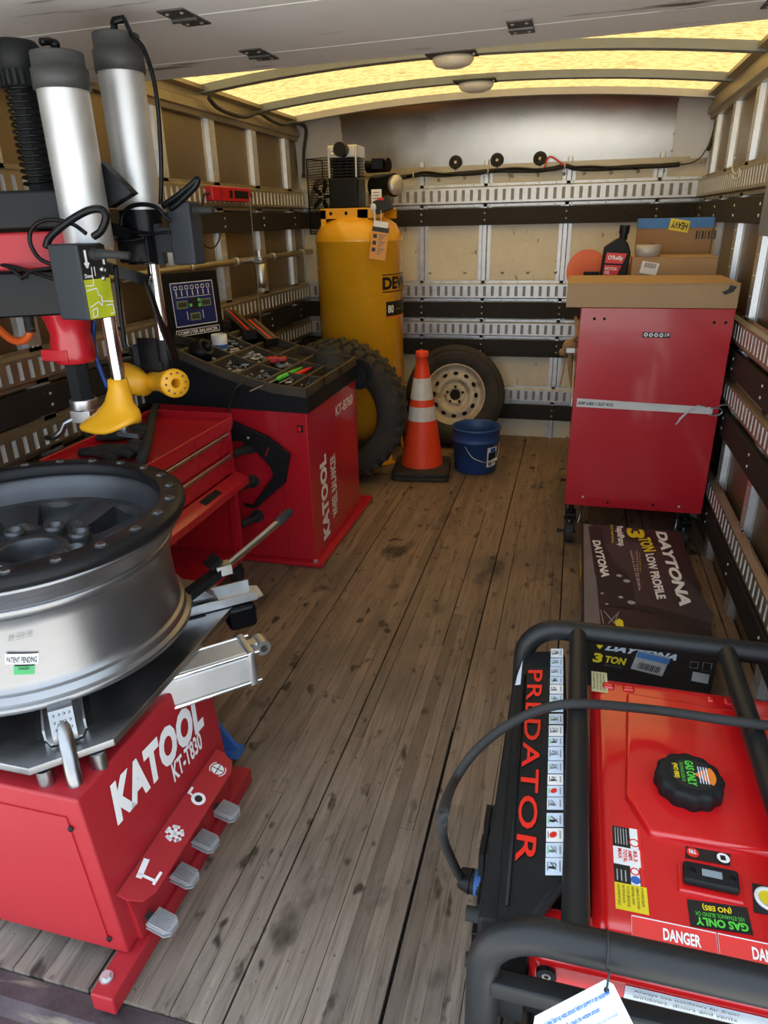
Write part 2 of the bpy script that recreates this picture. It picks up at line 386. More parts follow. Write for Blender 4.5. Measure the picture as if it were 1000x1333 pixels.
# steel sill at the door opening
sl = MB(); sl.prism([(.60,-.10),(.60,-.045),(.615,-.032),(.64,-.030),(.665,-.012),(.708,-.010),(.708,-.10)], 2.6, Matrix(((0,0,1,XL-.06),(1,0,0,0),(0,1,0,0),(0,0,0,1))))
sl.box((XL-.06,.40,-.16),(XR+.07,.60,-.062))
tag(sl.build('trim_1','rust_steel'), kind='structure')

RAIL_Z = ((1.46,1.59),(.90,1.025),(.665,.785),(.235,.355))
RAILS = ((1.46,.13),(.90,.125),(.665,.12),(.235,.12))
BOARDS = ((1.355,1.452),(.795,.892),(.550,.655),(.130,.228))
def rail_geo(L_, h, rivets=True):
    mb = MB(); d = .022
    bands = [(0,0),(.014,0),(.022,d),(h*.26,d)]
    for (w0,n0),(w1,n1) in zip(bands[:-1],bands[1:]): mb.add([(0,w0,n0),(L_,w0,n0),(L_,w1,n1),(0,w1,n1)],[(0,1,2,3)])
    bands = [(h*.74,d),(h-.022,d),(h-.014,0),(h,0)]
    for (w0,n0),(w1,n1) in zip(bands[:-1],bands[1:]): mb.add([(0,w0,n0),(L_,w0,n0),(L_,w1,n1),(0,w1,n1)],[(0,1,2,3)])
    lips = []; pitch = .05; sw = .019; n = int(L_/pitch); u = (L_-n*pitch)/2; w0, w1 = h*.26, h*.74; prev = 0
    for i in range(n+1):
        a = u+i*pitch+(pitch-sw)/2 if i < n else L_
        mb.add([(prev,w0,d),(a,w0,d),(a,w1,d),(prev,w1,d)],[(0,1,2,3)])
        if i < n:
            e = a+sw; q = d-.008
            lips.append((a,e))
            prev = e
    if rivets:
        k = .06
        while k < L_:
            for w in (.007,h-.007): mb.lathe([(.0045,0),(.003,.003),(0,.0035)],6,Matrix.Translation((k,w,0)))
            k += .098
    return mb, lips
def back_strip(L_, h, lips):
    mb = MB(); mb.box((0,h*.2,.003),(L_,h*.8,.0145)); w0, w1, d, q = h*.26, h*.74, .0219, .0145
    for a, e in lips:
        mb.add([(a,w0,d),(a,w0,q),(a,w1,q),(a,w1,d)],[(0,1,2,3)]); mb.add([(e,w0,q),(e,w0,d),(e,w1,d),(e,w1,q)],[(0,1,2,3)])
        mb.add([(a,w0,d),(e,w0,d),(e,w0,q),(a,w0,q)],[(0,1,2,3)]); mb.add([(a,w1,q),(e,w1,q),(e,w1,d),(a,w1,d)],[(0,1,2,3)])
    return mb
def wall(name, o, u, L_, sheet_m, stud_us, stud_w, rail_m, H=1.98, slot_m='slot_lit', stud_m='galvanised'):
    """o: floor corner, u: along the wall; the room side is u x z"""
    W = frame(o, u, (0,0,1))
    base = MB(); base.box((0,-.02,-.06),(L_,H+.05,-.02),W)
    root = tag(base.build(name,'galvanised'), kind='structure')
    es = [0]+list(stud_us)+[L_]
    for a, b_ in zip(es[:-1],es[1:]):
        if b_-a < .05: continue
        p = MB(); p.box((a+.001,0,-.018),(b_-.001,H,0),W); p.build('panel',sheet_m,root)
    for k in stud_us:
        s = MB(); hw = stud_w/2
        s.prism([(-hw-.02,0),(-hw-.02,.003),(-hw,.003),(-hw+.006,.024),(hw-.006,.024),(hw,.003),(hw+.02,.003),(hw+.02,0)][::-1], H, W @ Matrix(((1,0,0,k),(0,0,1,0),(0,1,0,0),(0,0,0,1))))
        z = .05
        while z < H:
            for sx in (-.012,.012): s.lathe([(.004,0),(.0025,.003),(0,.003)],6,W @ Matrix.Translation((k+sx,z,.024)))
            z += .075
        s.build('stud',stud_m,root)
    for z, h in RAILS:
        rl, lips = rail_geo(L_-.02,h); rl.v = [W @ (p+Vector((.01,z,.024))) for p in rl.v]; ro = rl.build('rail',rail_m,root)
        bs = back_strip(L_-.02,h,lips); bs.v = [W @ (p+Vector((.01,z,.024))) for p in bs.v]; bs.build('rail_backing',slot_m,ro)
    for z0_, z1_ in BOARDS:
        b = MB(); b.box((.01,z0_,.0245),(L_-.01,z1_,.044),W,.002); bo = b.build('board','kick_board',root)
        for k in stud_us:
            for w in (.3,.7):
                q = MB(); q.lathe([(.006,0),(.005,.003),(0,.004)],8,W @ Matrix.Translation((k,z0_+(z1_-z0_)*w,.044))); q.build('bolt','galvanised',bo)
    return root
YST = [2.02,2.52,3.01,3.49,3.98,4.46]
wl = wall('wall_left', (XL,YS,0), (0,1,0), YB-YS, 'side_alu', sorted([y-YS for y in YST]+[1.53-YS,1.04-YS]), .075, 'rail_tan')
wr = wall('wall_right', (XR,YB,0), (0,-1,0), YB-YS, 'side_alu', sorted([YB-y for y in YST]+[YB-1.53,YB-1.04]), .075, 'rail_tan')
wb = wall('wall_back', (XL,YB,0), (1,0,0), XR-XL, 'cream_panel', sorted([x-XL for x in (.42,-.09,-.58,-.98,-1.47)]), .035, 'galvanised', H=1.72, slot_m='slot_shade')
XC, HW = (XL+XR)/2, (XR-XL)/2
def roofz(x): return 1.985+.075*(1-((x-XC)/HW)**2)
# curved aluminium sheet over the back wall, corner sheets, seam strip and bolts
cv = MB()
def cove(u,v):
    a = v*math.pi*.42; x = XL+.30+(XR-.19-XL-.30)*u; return (x, YB-.012-.13*(1-math.cos(a)), 1.69+(roofz(x)-1.69)*math.sin(a)/math.sin(math.pi*.42))
cv.grid(24,12,cove); cv.build('cove_sheet','cove_alu',wb)
for x0_, x1_ in ((XL-.06,XL+.012),(XR-.012,XR+.06)):
    q = MB(); q.box((x0_,YB-.012,-.02),(x1_,YB+.06,2.05)); q.build('corner_post','galvanised',wb)  # added to close the wall gaps where outside light leaked in
bk = MB(); bk.box((XL-.06,YB+.02,1.6),(XR+.06,YB+.06,2.12)); bk.build('upper_panel','galvanised',wb)
for xa, xb, nm in ((XL+.01,XL+.315,0),(XR-.205,XR-.01,1)):
    q = MB()
    def crn(u,v):
        x = xa+(xb-xa)*u; a = v*math.pi*.42; side = (1-u) if nm == 0 else u
        return (x, YB-.014-.13*(1-math.cos(a))-.03*side, 1.68+(roofz(x)-1.68)*math.sin(a)/math.sin(math.pi*.42))
    q.grid(6,10,crn); c_ = q.build('corner_sheet','sheet_grey' if 'sheet_grey' in M_ else mat('sheet_grey',(.46,.45,.44),.45,.35,.08,5),wb)
    for j in range(5):
        p = Vector(crn(1 if nm == 0 else 0, .1+.2*j)); r_ = MB(); r_.lathe([(.006,0),(.004,.003),(0,.004)],8,frame(p+Vector((0,-.002,0)),(1,0,0),(0,0,1))); r_.build('rivet','galvanised',c_)
st = MB(); st.box((XL+.02,YB-.03,1.655),(XR-.02,YB-.002,1.692)); st.build('seam_strip','rail_tan',wb)
for i in range(12):
    q = MB(); q.lathe([(.011,0),(.009,.006),(0,.009)],10,frame((-1.15+i*.145+random.uniform(-.02,.02),YB-.003,1.625+random.uniform(-.006,.006)),(1,0,0),(0,0,1))); q.build('bolt','galvanised',wb)
for x in (-.93,-.70,-.46,-.13,.13,-.30):
    q = MB(); q.lathe([(.012,0),(.010,.005),(0,.007)],10,frame((x,YB-.001,1.075),(1,0,0),(0,0,1))); q.build('bolt','galvanised',wb)
# head rails along the tops of the side walls
for nm, xa, s in (('trim_2',XL,1),('trim_3',XR,-1)):
    h = MB(); W = Matrix(((s,0,0,xa),(0,0,1,YS),(0,1,0,0),(0,0,0,1)))
    h.prism([(0,1.865),(.030,1.865),(.034,1.885),(.050,1.890),(.050,1.925),(.040,1.930),(.040,1.960),(.075,1.968),(.075,1.985),(0,1.99)], YB-YS-.02, W)
    tag(h.build(nm,'rail_tan'), kind='structure')
# roof
XC, HW = (XL+XR)/2, (XR-XL)/2
def roofz(x): return 1.985+.075*(1-((x-XC)/HW)**2)
rf = MB(); rf.grid(24,1,lambda u,v:(XL+.02+(XR-XL-.04)*u, YS-.05+(YB-.06-YS+.05)*v, roofz(XL+.02+(XR-XL-.04)*u)+.002)); tag(rf.build('ceiling','roof_fibreglass'), kind='structure')
nt_ = 4
for y, mname, hh, ww in ((1.45,'gauge_bow',.034,.052),(2.10,'gauge_bow',.034,.052),(2.75,'gauge_bow',.034,.052),(3.39,'gauge_bow',.034,.052),(4.04,'gauge_bow',.034,.052),(4.545,'sheet_grey',.036,.055)):
    if mname not in M_: mat('gauge_bow', (0.23,0.255,0.265), 0.45, 0.3, .1, 8)
    bw = MB(); n = 24
    vs = []; fs = []
    for i in range(n+1):
        x = XL+.03+(XR-XL-.06)*i/n; z = roofz(x)
        vs += [(x,y-ww/2,z-hh),(x,y+ww/2,z-hh),(x,y+ww/2,z),(x,y-ww/2,z)]
    for i in range(n):
        for k in range(4): fs.append((i*4+k,i*4+(k+1)%4,(i+1)*4+(k+1)%4,(i+1)*4+k))
    fs += [(0,1,2,3),(n*4+3,n*4+2,n*4+1,n*4)]
    bw.add(vs,fs); tag(bw.build('trim_%d'%nt_, mname), kind='structure'); nt_ += 1
# rolled-up door under the roof
dr = MB(); W = frame((XL+.06,2.62,1.877),(1,0,.0145),(0,-1,0))   # x right, y toward the opening, z down
Wd = XR-XL-.13
dr.box((0,0,-.02),(Wd,.01,-.012),W); door = tag(dr.build('door_1','door_white'), kind='structure')
ys = [.012,.24,.70,1.16,1.62,2.08]
for a, b_ in zip(ys[:-1],ys[1:]):
    p = MB(); p.box((0,a+.002,-.022),(Wd,b_-.002,0),W,.002); p.build('door_panel','door_white',door)
for hx, hy in ((.72,.24),(1.53,.24),(2.2,.24),(.72,.70),(1.53,.70)):
    h = MB(); h.box((hx-.035,hy-.075,0),(hx+.035,hy+.075,.004),W); h.cyl(W@Vector((hx-.035,hy,.006)),W@Vector((hx+.035,hy,.006)),.007,seg=10); ho = h.build('hinge','galv_dark' if 'galv_dark' in M_ else mat('galv_dark',(.12,.115,.11),.5,.7,.4,30),door)
    for sx in (-.02,.02):
        for sy in (-.05,.05):
            r_ = MB(); r_.lathe([(.006,0),(.004,.003),(0,.003)],8,W@Matrix.Translation((hx+sx,hy+sy,.004))); r_.build('rivet','galvanised',ho)
# ================================================================== objects, left side
def PP(px, py, pt, n):
    d = (px-500)/F_PX*_r - (py-666.5)/F_PX*_u + _f
    n = Vector(n); t = (Vector(pt)-CAM).dot(n)/d.dot(n); return CAM+d*t
def bevel(o, w, seg=2):
    md = o.modifiers.new('bevel','BEVEL'); md.width = w; md.segments = seg; md.limit_method = 'ANGLE'; md.angle_limit = .6
    for p in o.data.polygons: p.use_smooth = True
    wn_ = o.modifiers.new('normals','WEIGHTED_NORMAL'); wn_.keep_sharp = True
    return o
def ring_pts(c, r, n, a0=0.0, u=(1,0,0), v=(0,1,0)):
    c = Vector(c); u = Vector(u); v = Vector(v)
    return [c+u*(r*math.cos(a0+2*math.pi*i/n))+v*(r*math.sin(a0+2*math.pi*i/n)) for i in range(n)]
def rect_quad(pxs, pt, n):
    """lower-left, lower-right, upper-left corner pixels on a plane -> origin, adv, up"""
    a, b_, c_ = [PP(x,y,pt,n) for x,y in pxs]; return a, b_-a, c_-a

# ---------------------------------------------------------------- tyre changer
tc = thing('tire_changer','red floor-standing tire changer with grey turntable, four foot pedals and tall pneumatic arms','tire changer',(-1.15,1.0,0))
FX = lambda z: -.763-.030*(z-.05)/.40           # sloped lettered side
Y0, Y1, ZT = .765, 1.235, .45
b = MB(); b.prism([(-1.55,.05),(FX(.05),.05),(FX(ZT),ZT),(-1.55,ZT)], Y1-Y0, Matrix(((1,0,0,0),(0,0,-1,Y1),(0,1,0,0),(0,0,0,1))))
body = bevel(b.build('body','red_plain',tc), .006)
p = MB(); p.add([(-1.53,Y0-.003,.075),(FX(.07)-.035,Y0-.003,.075),(FX(.40)-.035,Y0-.003,.405),(-1.53,Y0-.003,.405)],[(0,1,2,3)])
p.add([(-1.53,Y0-.003,.075),(FX(.07)-.035,Y0-.003,.075),(FX(.40)-.035,Y0-.003,.405),(-1.53,Y0-.003,.405),(-1.53,Y0+.002,.075),(FX(.07)-.035,Y0+.002,.075),(FX(.40)-.035,Y0+.002,.405),(-1.53,Y0+.002,.405)],[(0,4,5,1),(1,5,6,2),(2,6,7,3),(3,7,4,0)])
cp = p.build('cover_panel','red_plain',tc)
for px, py in ((92,1079),(142,1222)):
    q = P(px,py,y=Y0-.003); s_ = MB(); s_.lathe([(.006,0),(.005,.003),(0,.004)],10,frame(q,(1,0,0),(0,0,1))); s_.build('screw','black_satin',cp)
for ya, yb in ((Y0-.085,1.30),):
    f_ = MB(); f_.box((-.792,ya,.002),(-.742,yb,.048)); bevel(f_.build('foot_channel','red_plain',tc), .004)
f_ = MB(); f_.box((-1.53,Y0-.05,.002),(-1.48,1.30,.048)); f_.build('foot_channel','red_plain',tc)
q = MB(); c = P(139,1273,z=.048); q.cyl(c,c+Vector((0,0,.004)),.013,seg=16); q.cyl(c+Vector((0,0,.004)),c+Vector((0,0,.012)),.009,seg=6,smooth=False); q.build('anchor_bolt','galvanised',tc)
# lettered side
n_side = Vector((1,0,.075)).normalized(); pt_side = Vector((FX(.25)+.001,1,.25))
o, a, u = rect_quad(((153,1076),(266,944),(139,1026)), pt_side, n_side); lettering('KATOOL',o,a,u,'white_print',tc,bold=.06,shear=.12,spacing=1.08)
o, a, u = rect_quad(((227,1019),(264,972),(221,997)), pt_side, n_side); lettering('KT-T830',o,a,u,'white_print',tc,bold=.03,shear=.1)
# pedal flap
h0 = PP(150,1165,pt_side,n_side); h1 = PP(277,965,pt_side,n_side); zf = h0.z; h1.z = zf; h1.x = h0.x
dv = Vector((.058,0,-.024)); fl = MB(); Wf = frame(h0+Vector((.003,0,0)),(0,1,0),-dv); Ln = h1.y-h0.y; wd_ = dv.length
poly = [(0,0),(0,-wd_+.04),(.012,-wd_+.012),(.04,-wd_),(Ln-.04,-wd_),(Ln-.012,-wd_+.012),(Ln,-wd_+.04),(Ln,0)]
fl.prism(poly,.004,Wf); flap = fl.build('pedal_guard','red_plain',tc)
def flapP(u_, v_): return Wf @ Vector((u_*Ln, -v_*wd_, .0052))
icons = [MB() for _ in range(4)]; ic = icons[0]
c = flapP(.16,.45); ax, ay = (flapP(.3,.45)-flapP(.1,.45)).normalized(), (flapP(.2,.2)-flapP(.2,.7)).normalized(); nz = ax.cross(ay)
def disc(mb, c, r0, r1, n=20, a0=0, a1=2*math.pi): mb.lathe([(r0,0),(r1,0)],n,frame(c,ax,ay),False,a0,a1)
def strip(mb, a_, b_, w): 
    a_, b_ = Vector(a_),Vector(b_); d_ = (b_-a_).normalized(); s_ = nz.cross(d_)*w/2; mb.add([a_-s_,b_-s_,b_+s_,a_+s_],[(0,1,2,3)])
strip(ic,c-ay*.022-ax*.01,c+ay*.016-ax*.012,.006); strip(ic,c-ay*.022-ax*.018,c-ay*.022+ax*.012,.006); strip(ic,c+ay*.01-ax*.02,c+ay*.018+ax*.022,.012)
c = flapP(.40,.47); ic = icons[1]
for k in range(5): an = k*2*math.pi/5+.3; e = c+ax*.02*math.cos(an)+ay*.02*math.sin(an); strip(ic,c,e,.008); strip(ic,e-ax*.008*math.sin(an)+ay*.008*math.cos(an)-(e-c)*.2,e+ax*.008*math.sin(an)-ay*.008*math.cos(an)-(e-c)*.2,.007)
c = flapP(.645,.5); ic = icons[2]; disc(ic,c,.0085,.0165); strip(ic,c+ay*.012,c+ay*.028+ax*.004,.005); strip(ic,c+ay*.026,c+ay*.026+ax*.02,.006)
c = flapP(.875,.5); ic = icons[3]; disc(ic,c,.0,.015); disc(ic,c,.018,.0205,10,.6,2.4); disc(ic,c,.018,.0205,10,3.7,5.5)
for ic in icons: ic.build('pictogram','white_print',flap)
ik = MB(); c = flapP(.645,.5)+nz*.0004; disc(ik,c,.0,.009); ik.build('pictogram_centre','black_print',flap); ik = MB(); c = flapP(.875,.5)+nz*.0004; strip(ik,c-ax*.014,c+ax*.014,.0025); strip(ik,c-ay*.014,c+ay*.014,.0025); ik.build('pictogram_cross','black_print',flap)
# pedals
lo = MB(); lo.prism([(-.80,.05),(-.752,.05),(-.756,.11),(-.775,.20),(-.80,.20)],.40,Matrix(((1,0,0,0),(0,0,-1,Y1-.035),(0,1,0,0),(0,0,0,1)))); lo.build('pedal_housing','red_plain',tc)
for px, py in ((213,1201),(242,1140),(269,1095),(297,1056)):
    c = P(px,py,z=.085); pe = MB(); M0 = frame(c,(math.cos(-.15),math.sin(-.15),-.12),(0.1,1,0))
    pe.bar(M0@Vector((-.095,0,-.004)),M0@Vector((-.02,0,-.004)),.016,.008)
    po = pe.build('pedal','gauge_grey',tc)
    pd = MB(); pd.prism([(-.027,-.021),(.016,-.021),(.027,-.012),(.027,.012),(.016,.021),(-.027,.021)],.006,M0)
    pd.prism([(-.027,-.021),(.016,-.021),(.027,-.012),(.027,.012),(.016,.021),(-.027,.021)],.003,M0@Matrix.Translation((0,0,-.010)))
    for k in range(9): pd.box((-.024,-.018+k*.0042,.006),(.020,-.0155+k*.0042,.0085),M0)
    pd.build('pedal_pad','pedal_alu',po)
# turntable
CX, CY = -1.113, 1.123
tt = MB(); hx, hy, ch = .333, .356, .105
octo = [(-hx+ch,-hy),(hx-ch,-hy),(hx,-hy+ch),(hx,hy-ch),(hx-ch,hy),(-hx+ch,hy),(-hx,hy-ch),(-hx,-hy+ch)]
tt.prism(octo,.016,Matrix.Translation((CX,CY,.486))); bevel(tt.build('turntable','bare_steel',tc),.002)
pd = MB(); pd.lathe([(.16,.449),(.16,.47),(.10,.486)],32,Matrix.Translation((CX,CY,0))); pd.build('turntable_hub','black_satin',tc)
for k in range(4):
    sd_ = MB()
    an = math.radians(-48+90*k); d_ = Vector((math.cos(an),math.sin(an),0)); s_ = Vector((-d_.y,d_.x,0)); c = Vector((CX,CY,.5025))
    for sg in (-1,1):
        a_ = c+d_*.16+s_*sg*.045; b_ = c+d_*.345+s_*sg*.045
        sd_.add([a_-s_*.006,b_-s_*.006,b_+s_*.006,a_+s_*.006],[(0,1,2,3)])
    sd_.build('slot_pair','dark_void',tc)
for k in range(4):
    an = math.radians(-48+90*k); d_ = Vector((math.cos(an),math.sin(an),0)); W = frame(Vector((CX,CY,.502)),d_,(-d_.y,d_.x,0))
    j = MB()       # channel tray, riding jaw with teeth, tongue over the plate edge
    r0 = .255 if k != 1 else .26; r1 = .375 if k != 1 else .50
    j.prism([(r0,-.036),(r1-.02,-.036),(r1,-.028),(r1,.028),(r1-.02,.036),(r0,.036)],.004,W@Matrix.Translation((0,0,.003)))
    j.box((r0,-.038,.003),(r1-.02,-.034,.026),W); j.box((r0,.034,.003),(r1-.02,.038,.026),W)
    jo = j.build('jaw','galvanised',tc)
    t_ = MB(); t_.prism([(.322,0),(.385,0),(.385,.016),(.350,.052),(.322,.052)],.044,W@Matrix(((1,0,0,0),(0,0,1,-.022),(0,1,0,.008),(0,0,0,1))))
    for a_ in range(3):
        for b2 in range(4): t_.ball(W@Vector((.358+a_*.009,-.014+b2*.0093,.054-a_*.0105)),.0032,6,4)
    bevel(t_.build('jaw_tooth_block','bare_steel',jo),.001,1)
    if k != 1:
        g_ = MB(); g_.tube(smooth_path([W@Vector(p_) for p_ in ((.340,0,.034),(.375,0,.026),(.410,0,-.005),(.428,0,-.045),(.436,0,-.072))],4),.0145,14); g_.build('jaw_nose','bare_steel',jo)
        g_ = MB(); g_.box((.424,-.013,-.088),(.446,.013,-.058),W); bevel(g_.build('jaw_tip','pale_blue_print',jo),.005,2)
        for sy in (-.046,.046):
            g_ = MB(); g_.cyl(W@Vector((.405,sy,-.062)),W@Vector((.405,sy,-.018)),.015,seg=16); g_.build('slide_bush','bare_steel',jo)
    else:
        bl = MB(); bl.box((.40,-.05,-.07),(.475,.045,-.002),W); bevel(bl.build('jaw_slide','black_gloss',jo),.014,3)
# clamping cylinder under the table
a_ = Vector((-.955,.985,.443)); b_ = Vector((-.681,1.250,.443)); d_ = (b_-a_).normalized(); s_ = Vector((d_.y,-d_.x,0)); up = Vector((0,0,1))
cc = MB(); Wc = frame(a_,d_,-s_); L_ = (b_-a_).length
cc.prism([(-.03,-.041),(.03,-.041),(.041,-.03),(.041,.03),(.03,.041),(-.03,.041),(-.041,.03),(-.041,-.03)],L_,Wc@Matrix(((0,0,1,0),(1,0,0,0),(0,1,0,0),(0,0,0,1))))
cyl_ = cc.build('clamp_cylinder','matte_alu',tc)
for t0 in (-.002,L_-.016):
    e = MB(); e.box((t0,-.046,-.046),(t0+.018,.046,.046),Wc); eo = bevel(e.build('end_cap','brushed_alu',cyl_),.003,1)
e = MB()
for sy in (-1,1):
    for sz in (-1,1): e.cyl(Wc@Vector((-.01,sy*.039,sz*.039)),Wc@Vector((L_+.012,sy*.039,sz*.039)),.005,seg=8)
e.build('tie_rods','chrome',cyl_)
e = MB(); c = Wc@Vector((L_+.03,0,.03)); e.cyl(c-s_*.02,c+s_*.02,.019,seg=20); e.box((L_+.0,-.012,.015),(L_+.03,.012,.045),Wc); e.build('clevis','brushed_alu',cyl_)
e = MB(); c = c+s_*.021; e.cyl(c,c+s_*.004,.008,seg=10); e.build('clevis_bush','black_rubber',cyl_)
# blue hose bracket at the far foot
q = MB(); c = P(296,985,z=.05); q.box((c.x-.03,c.y-.005,.05),(c.x+.035,c.y+.04,.065)); q.prism([(0,0),(.09,0),(.02,.10),(0,.10)],.012,frame((c.x-.055,c.y+.03,.05),(1,0,0),(0,0,1))); q.build('hose_bracket','cloth_blue',tc)
# column and swing arm
co = MB(); co.box((-1.70,1.245,.001),(-1.55,1.42,1.52)); bevel(co.build('column','black_plastic',tc),.01)
SX, SY = -1.287, 1.60
ar = MB(); ar.bar((-1.62,1.40,1.245),(-1.225,1.585,1.25),.11,.105); bevel(ar.build('swing_arm','black_gloss',tc),.006)
rh = MB(); rh.bar((-1.60,1.41,1.345),(-1.215,1.59,1.35),.12,.085); bevel(rh.build('arm_housing','red_plain',tc),.008)
bh = MB(); bh.bar((-1.60,1.41,1.435),(-1.205,1.595,1.44),.115,.085); bh2 = bevel(bh.build('arm_cover','black_satin',tc),.008)
q = P(9,289,y=1.50); s_ = MB(); s_.ball(q,.013,12,8,(1,.5,1)); s_.build('button','white_paint',bh2)
hx_ = MB(); hx_.cyl((SX,SY,.965),(SX,SY,1.74),.031,seg=6,smooth=False); sh = hx_.build('hex_shaft','black_plastic',tc)
cp = MB(); cp.lathe([(.0,1.795),(.045,1.793),(.052,1.785),(.054,1.735),(.050,1.733),(.046,1.700),(.03,1.700)],28,Matrix.Translation((SX,SY,0)))
for k in range(22): an = k*2*math.pi/22; cp.box((-.0035,-.003,1.702),(.0035,.004,1.733),Matrix.Translation((SX+.048*math.cos(an),SY+.048*math.sin(an),0))@Matrix.Rotation(an,4,'Z'))
cp.build('shaft_cap','black_plastic',tc)
sp = MB(); nT = 15; sp.tube([(SX+.040*math.cos(t*2*math.pi/12),SY+.040*math.sin(t*2*math.pi/12),1.49+(1.70-1.49)*t/(12*nT)) for t in range(12*nT+1)],.003,6); sp.build('spring','black_gloss',tc)
rc = MB(); rc.lathe([(.034,1.065),(.050,1.065),(.055,1.08),(.055,1.12),(.050,1.14),(.058,1.175),(.066,1.195),(.034,1.195)],24,Matrix.Translation((SX,SY,0))); rc.cyl((SX-.075,SY-.02,1.085),(SX,SY-.03,1.09),.016,seg=12); rc.box((SX-.06,SY-.055,1.075),(SX+.02,SY-.01,1.105)); bevel(rc.build('lock_casting','red_paint',tc),.002,1)
mh = MB(); mh.lathe([(.033,.935),(.037,.937),(.037,.965),(.033,.965)],20,Matrix.Translation((SX,SY,0))); mh.box((SX-.03,SY-.03,.90),(SX+.035,SY+.02,.937)); mo = bevel(mh.build('mount_head','brushed_alu',tc),.003,1)
mh = MB(); mh.tube([(SX-.02,SY-.02,.915),(SX-.05,SY-.03,.90),(SX-.06,SY-.035,.88),(SX-.085,SY-.035,.862),(SX-.12,SY-.03,.855)],.009,8); mh.tube([(SX+.02,SY-.03,.91),(SX+.05,SY-.02,.89),(SX+.045,SY,.875)],.01,8); mh.build('duck_head','bare_steel',tc)
# ---- pneumatic press cylinders of the assist arm
AX, AY = -1.143, 1.55; BX, BY = -1.115, 1.745
def press(x, y, z_tube0, z_tube1, z_cap, r):
    t_ = MB(); t_.cyl((x,y,z_tube0),(x,y,z_tube1),r,seg=40); o_ = t_.build('press_cylinder','matte_alu',tc)
    c_ = MB(); hcap = z_cap-z_tube1; c_.lathe([(0,z_cap),(r*1.0,z_cap),(r*1.01,z_cap-.003),(r*1.01,z_tube1+hcap*.56),(r*1.09,z_tube1+hcap*.55),(r*1.10,z_tube1-.002),(r*.9,z_tube1-.002)],40,Matrix.Translation((x,y,0)))
    c_.build('cylinder_cap','cap_grey',o_)
    return o_
pa = press(AX,AY,1.355,1.682,1.752,.0555); pb = press(BX,BY,1.435,1.745,1.822,.054)
q = MB(); q.tube(smooth_path([(AX,AY,1.75),(AX,AY,1.764),(AX-.004,AY-.008,1.772),(AX-.012,AY-.03,1.768)],4),.008,8); q.ball((AX,AY,1.768),.011,10,6); q.build('air_fitting','black_gloss',pa)
q = MB(); q.tube([(BX,BY,1.82),(BX,BY,1.846),(BX+.002,BY,1.850),(BX+.03,BY,1.851)],.0085,8); q.build('air_fitting','black_gloss',pb)
air = MB(); air.tube(smooth_path([(BX+.03,BY,1.851)]+[P(x,y,y=BY-.02) for x,y in ((172,46),(186,62),(198,95),(205,135),(209,190),(210,230),(209,266))]),.0055,8); air.build('air_line','black_gloss',tc)
# lower clamp of the rear cylinder, rod, tip and yellow rollers
q = MB(); q.cyl((BX,BY,1.305),(BX,BY,1.40),.052,seg=28); q.cyl((BX,BY,1.40),(BX,BY,1.437),.0555,seg=28); q.box((BX-.045,BY-.064,1.31),(BX+.045,BY-.03,1.375)); bevel(q.build('cylinder_clamp','black_gloss',tc),.004,1)
q = MB(); q.cyl((BX+.012,BY,1.10),(BX+.012,BY,1.31),.0165,seg=20); rb_ = q.build('press_rod','chrome',tc)
q = MB(); q.cyl((BX+.012,BY,1.045),(BX+.012,BY,1.105),.022,seg=16); q.cyl((BX+.012,BY,1.02),(BX+.012,BY,1.045),.015,seg=12); q.build('rod_end','black_satin',rb_)
q = MB(); q.cyl((BX+.012,BY,1.008),(BX+.012,BY,1.021),.011,seg=6,smooth=False); q.build('copper_nut','rust_brown',rb_)
q = MB(); q.bar((BX-.10,BY-.05,1.30),(BX+.01,BY-.02,1.262),.02,.028); q.bar((BX+.005,BY-.02,1.265),(BX+.04,BY+.0,1.05),.006,.04,up=(0,1,0)); q.box((BX-.085,BY+.015,.955),(BX-.005,BY+.021,1.105)); q.build('roller_bracket','black_gloss',tc)
q = MB(); q.box((BX-.115,BY+.021,.985),(BX-.045,BY+.055,1.085)); bevel(q.build('bracket_guard','gauge_grey',tc),.012,2)
def roller(p0, p1, r):
    p0, p1 = Vector(p0), Vector(p1); L2 = (p1-p0).length; q_ = MB()
    q_.lathe([(r*.34,0),(r,0),(r*1.04,L2*.06),(r*.98,L2*.16),(r*.74,L2*.5),(r*.70,L2*.72),(r*.78,L2),(.0,L2)],28,axis_frame(p0,p1)); q_.lathe([(r*.34,0),(r*.34,L2*.4),(0,L2*.4)],16,axis_frame(p0,p1))
    return q_.build('roller','yellow_plastic',tc)
rA0 = P(229,499,y=1.66); rA1 = P(196,496,y=1.78)
ro1 = roller(rA0, rA1, .038)
hm = MB(); W = axis_frame(rA0,rA1)
for k in range(10):
    an = k*2*math.pi/10; hm.lathe([(.0035,0),(0,0)],8,W@Matrix.Translation((.028*math.cos(an),.028*math.sin(an),-.0006)),False)
hm.build('screw_recesses','rust_brown',ro1)
rB0 = P(160,490,y=1.76); rB1 = P(190,503,y=1.72); q = MB(); W = axis_frame(rB0,rB1); L2 = (rB1-rB0).length
q.lathe([(0,0),(.040,0),(.043,.006),(.043,L2*.45),(.028,L2),(0,L2)],28,W); q.build('roller','yellow_plastic',tc)
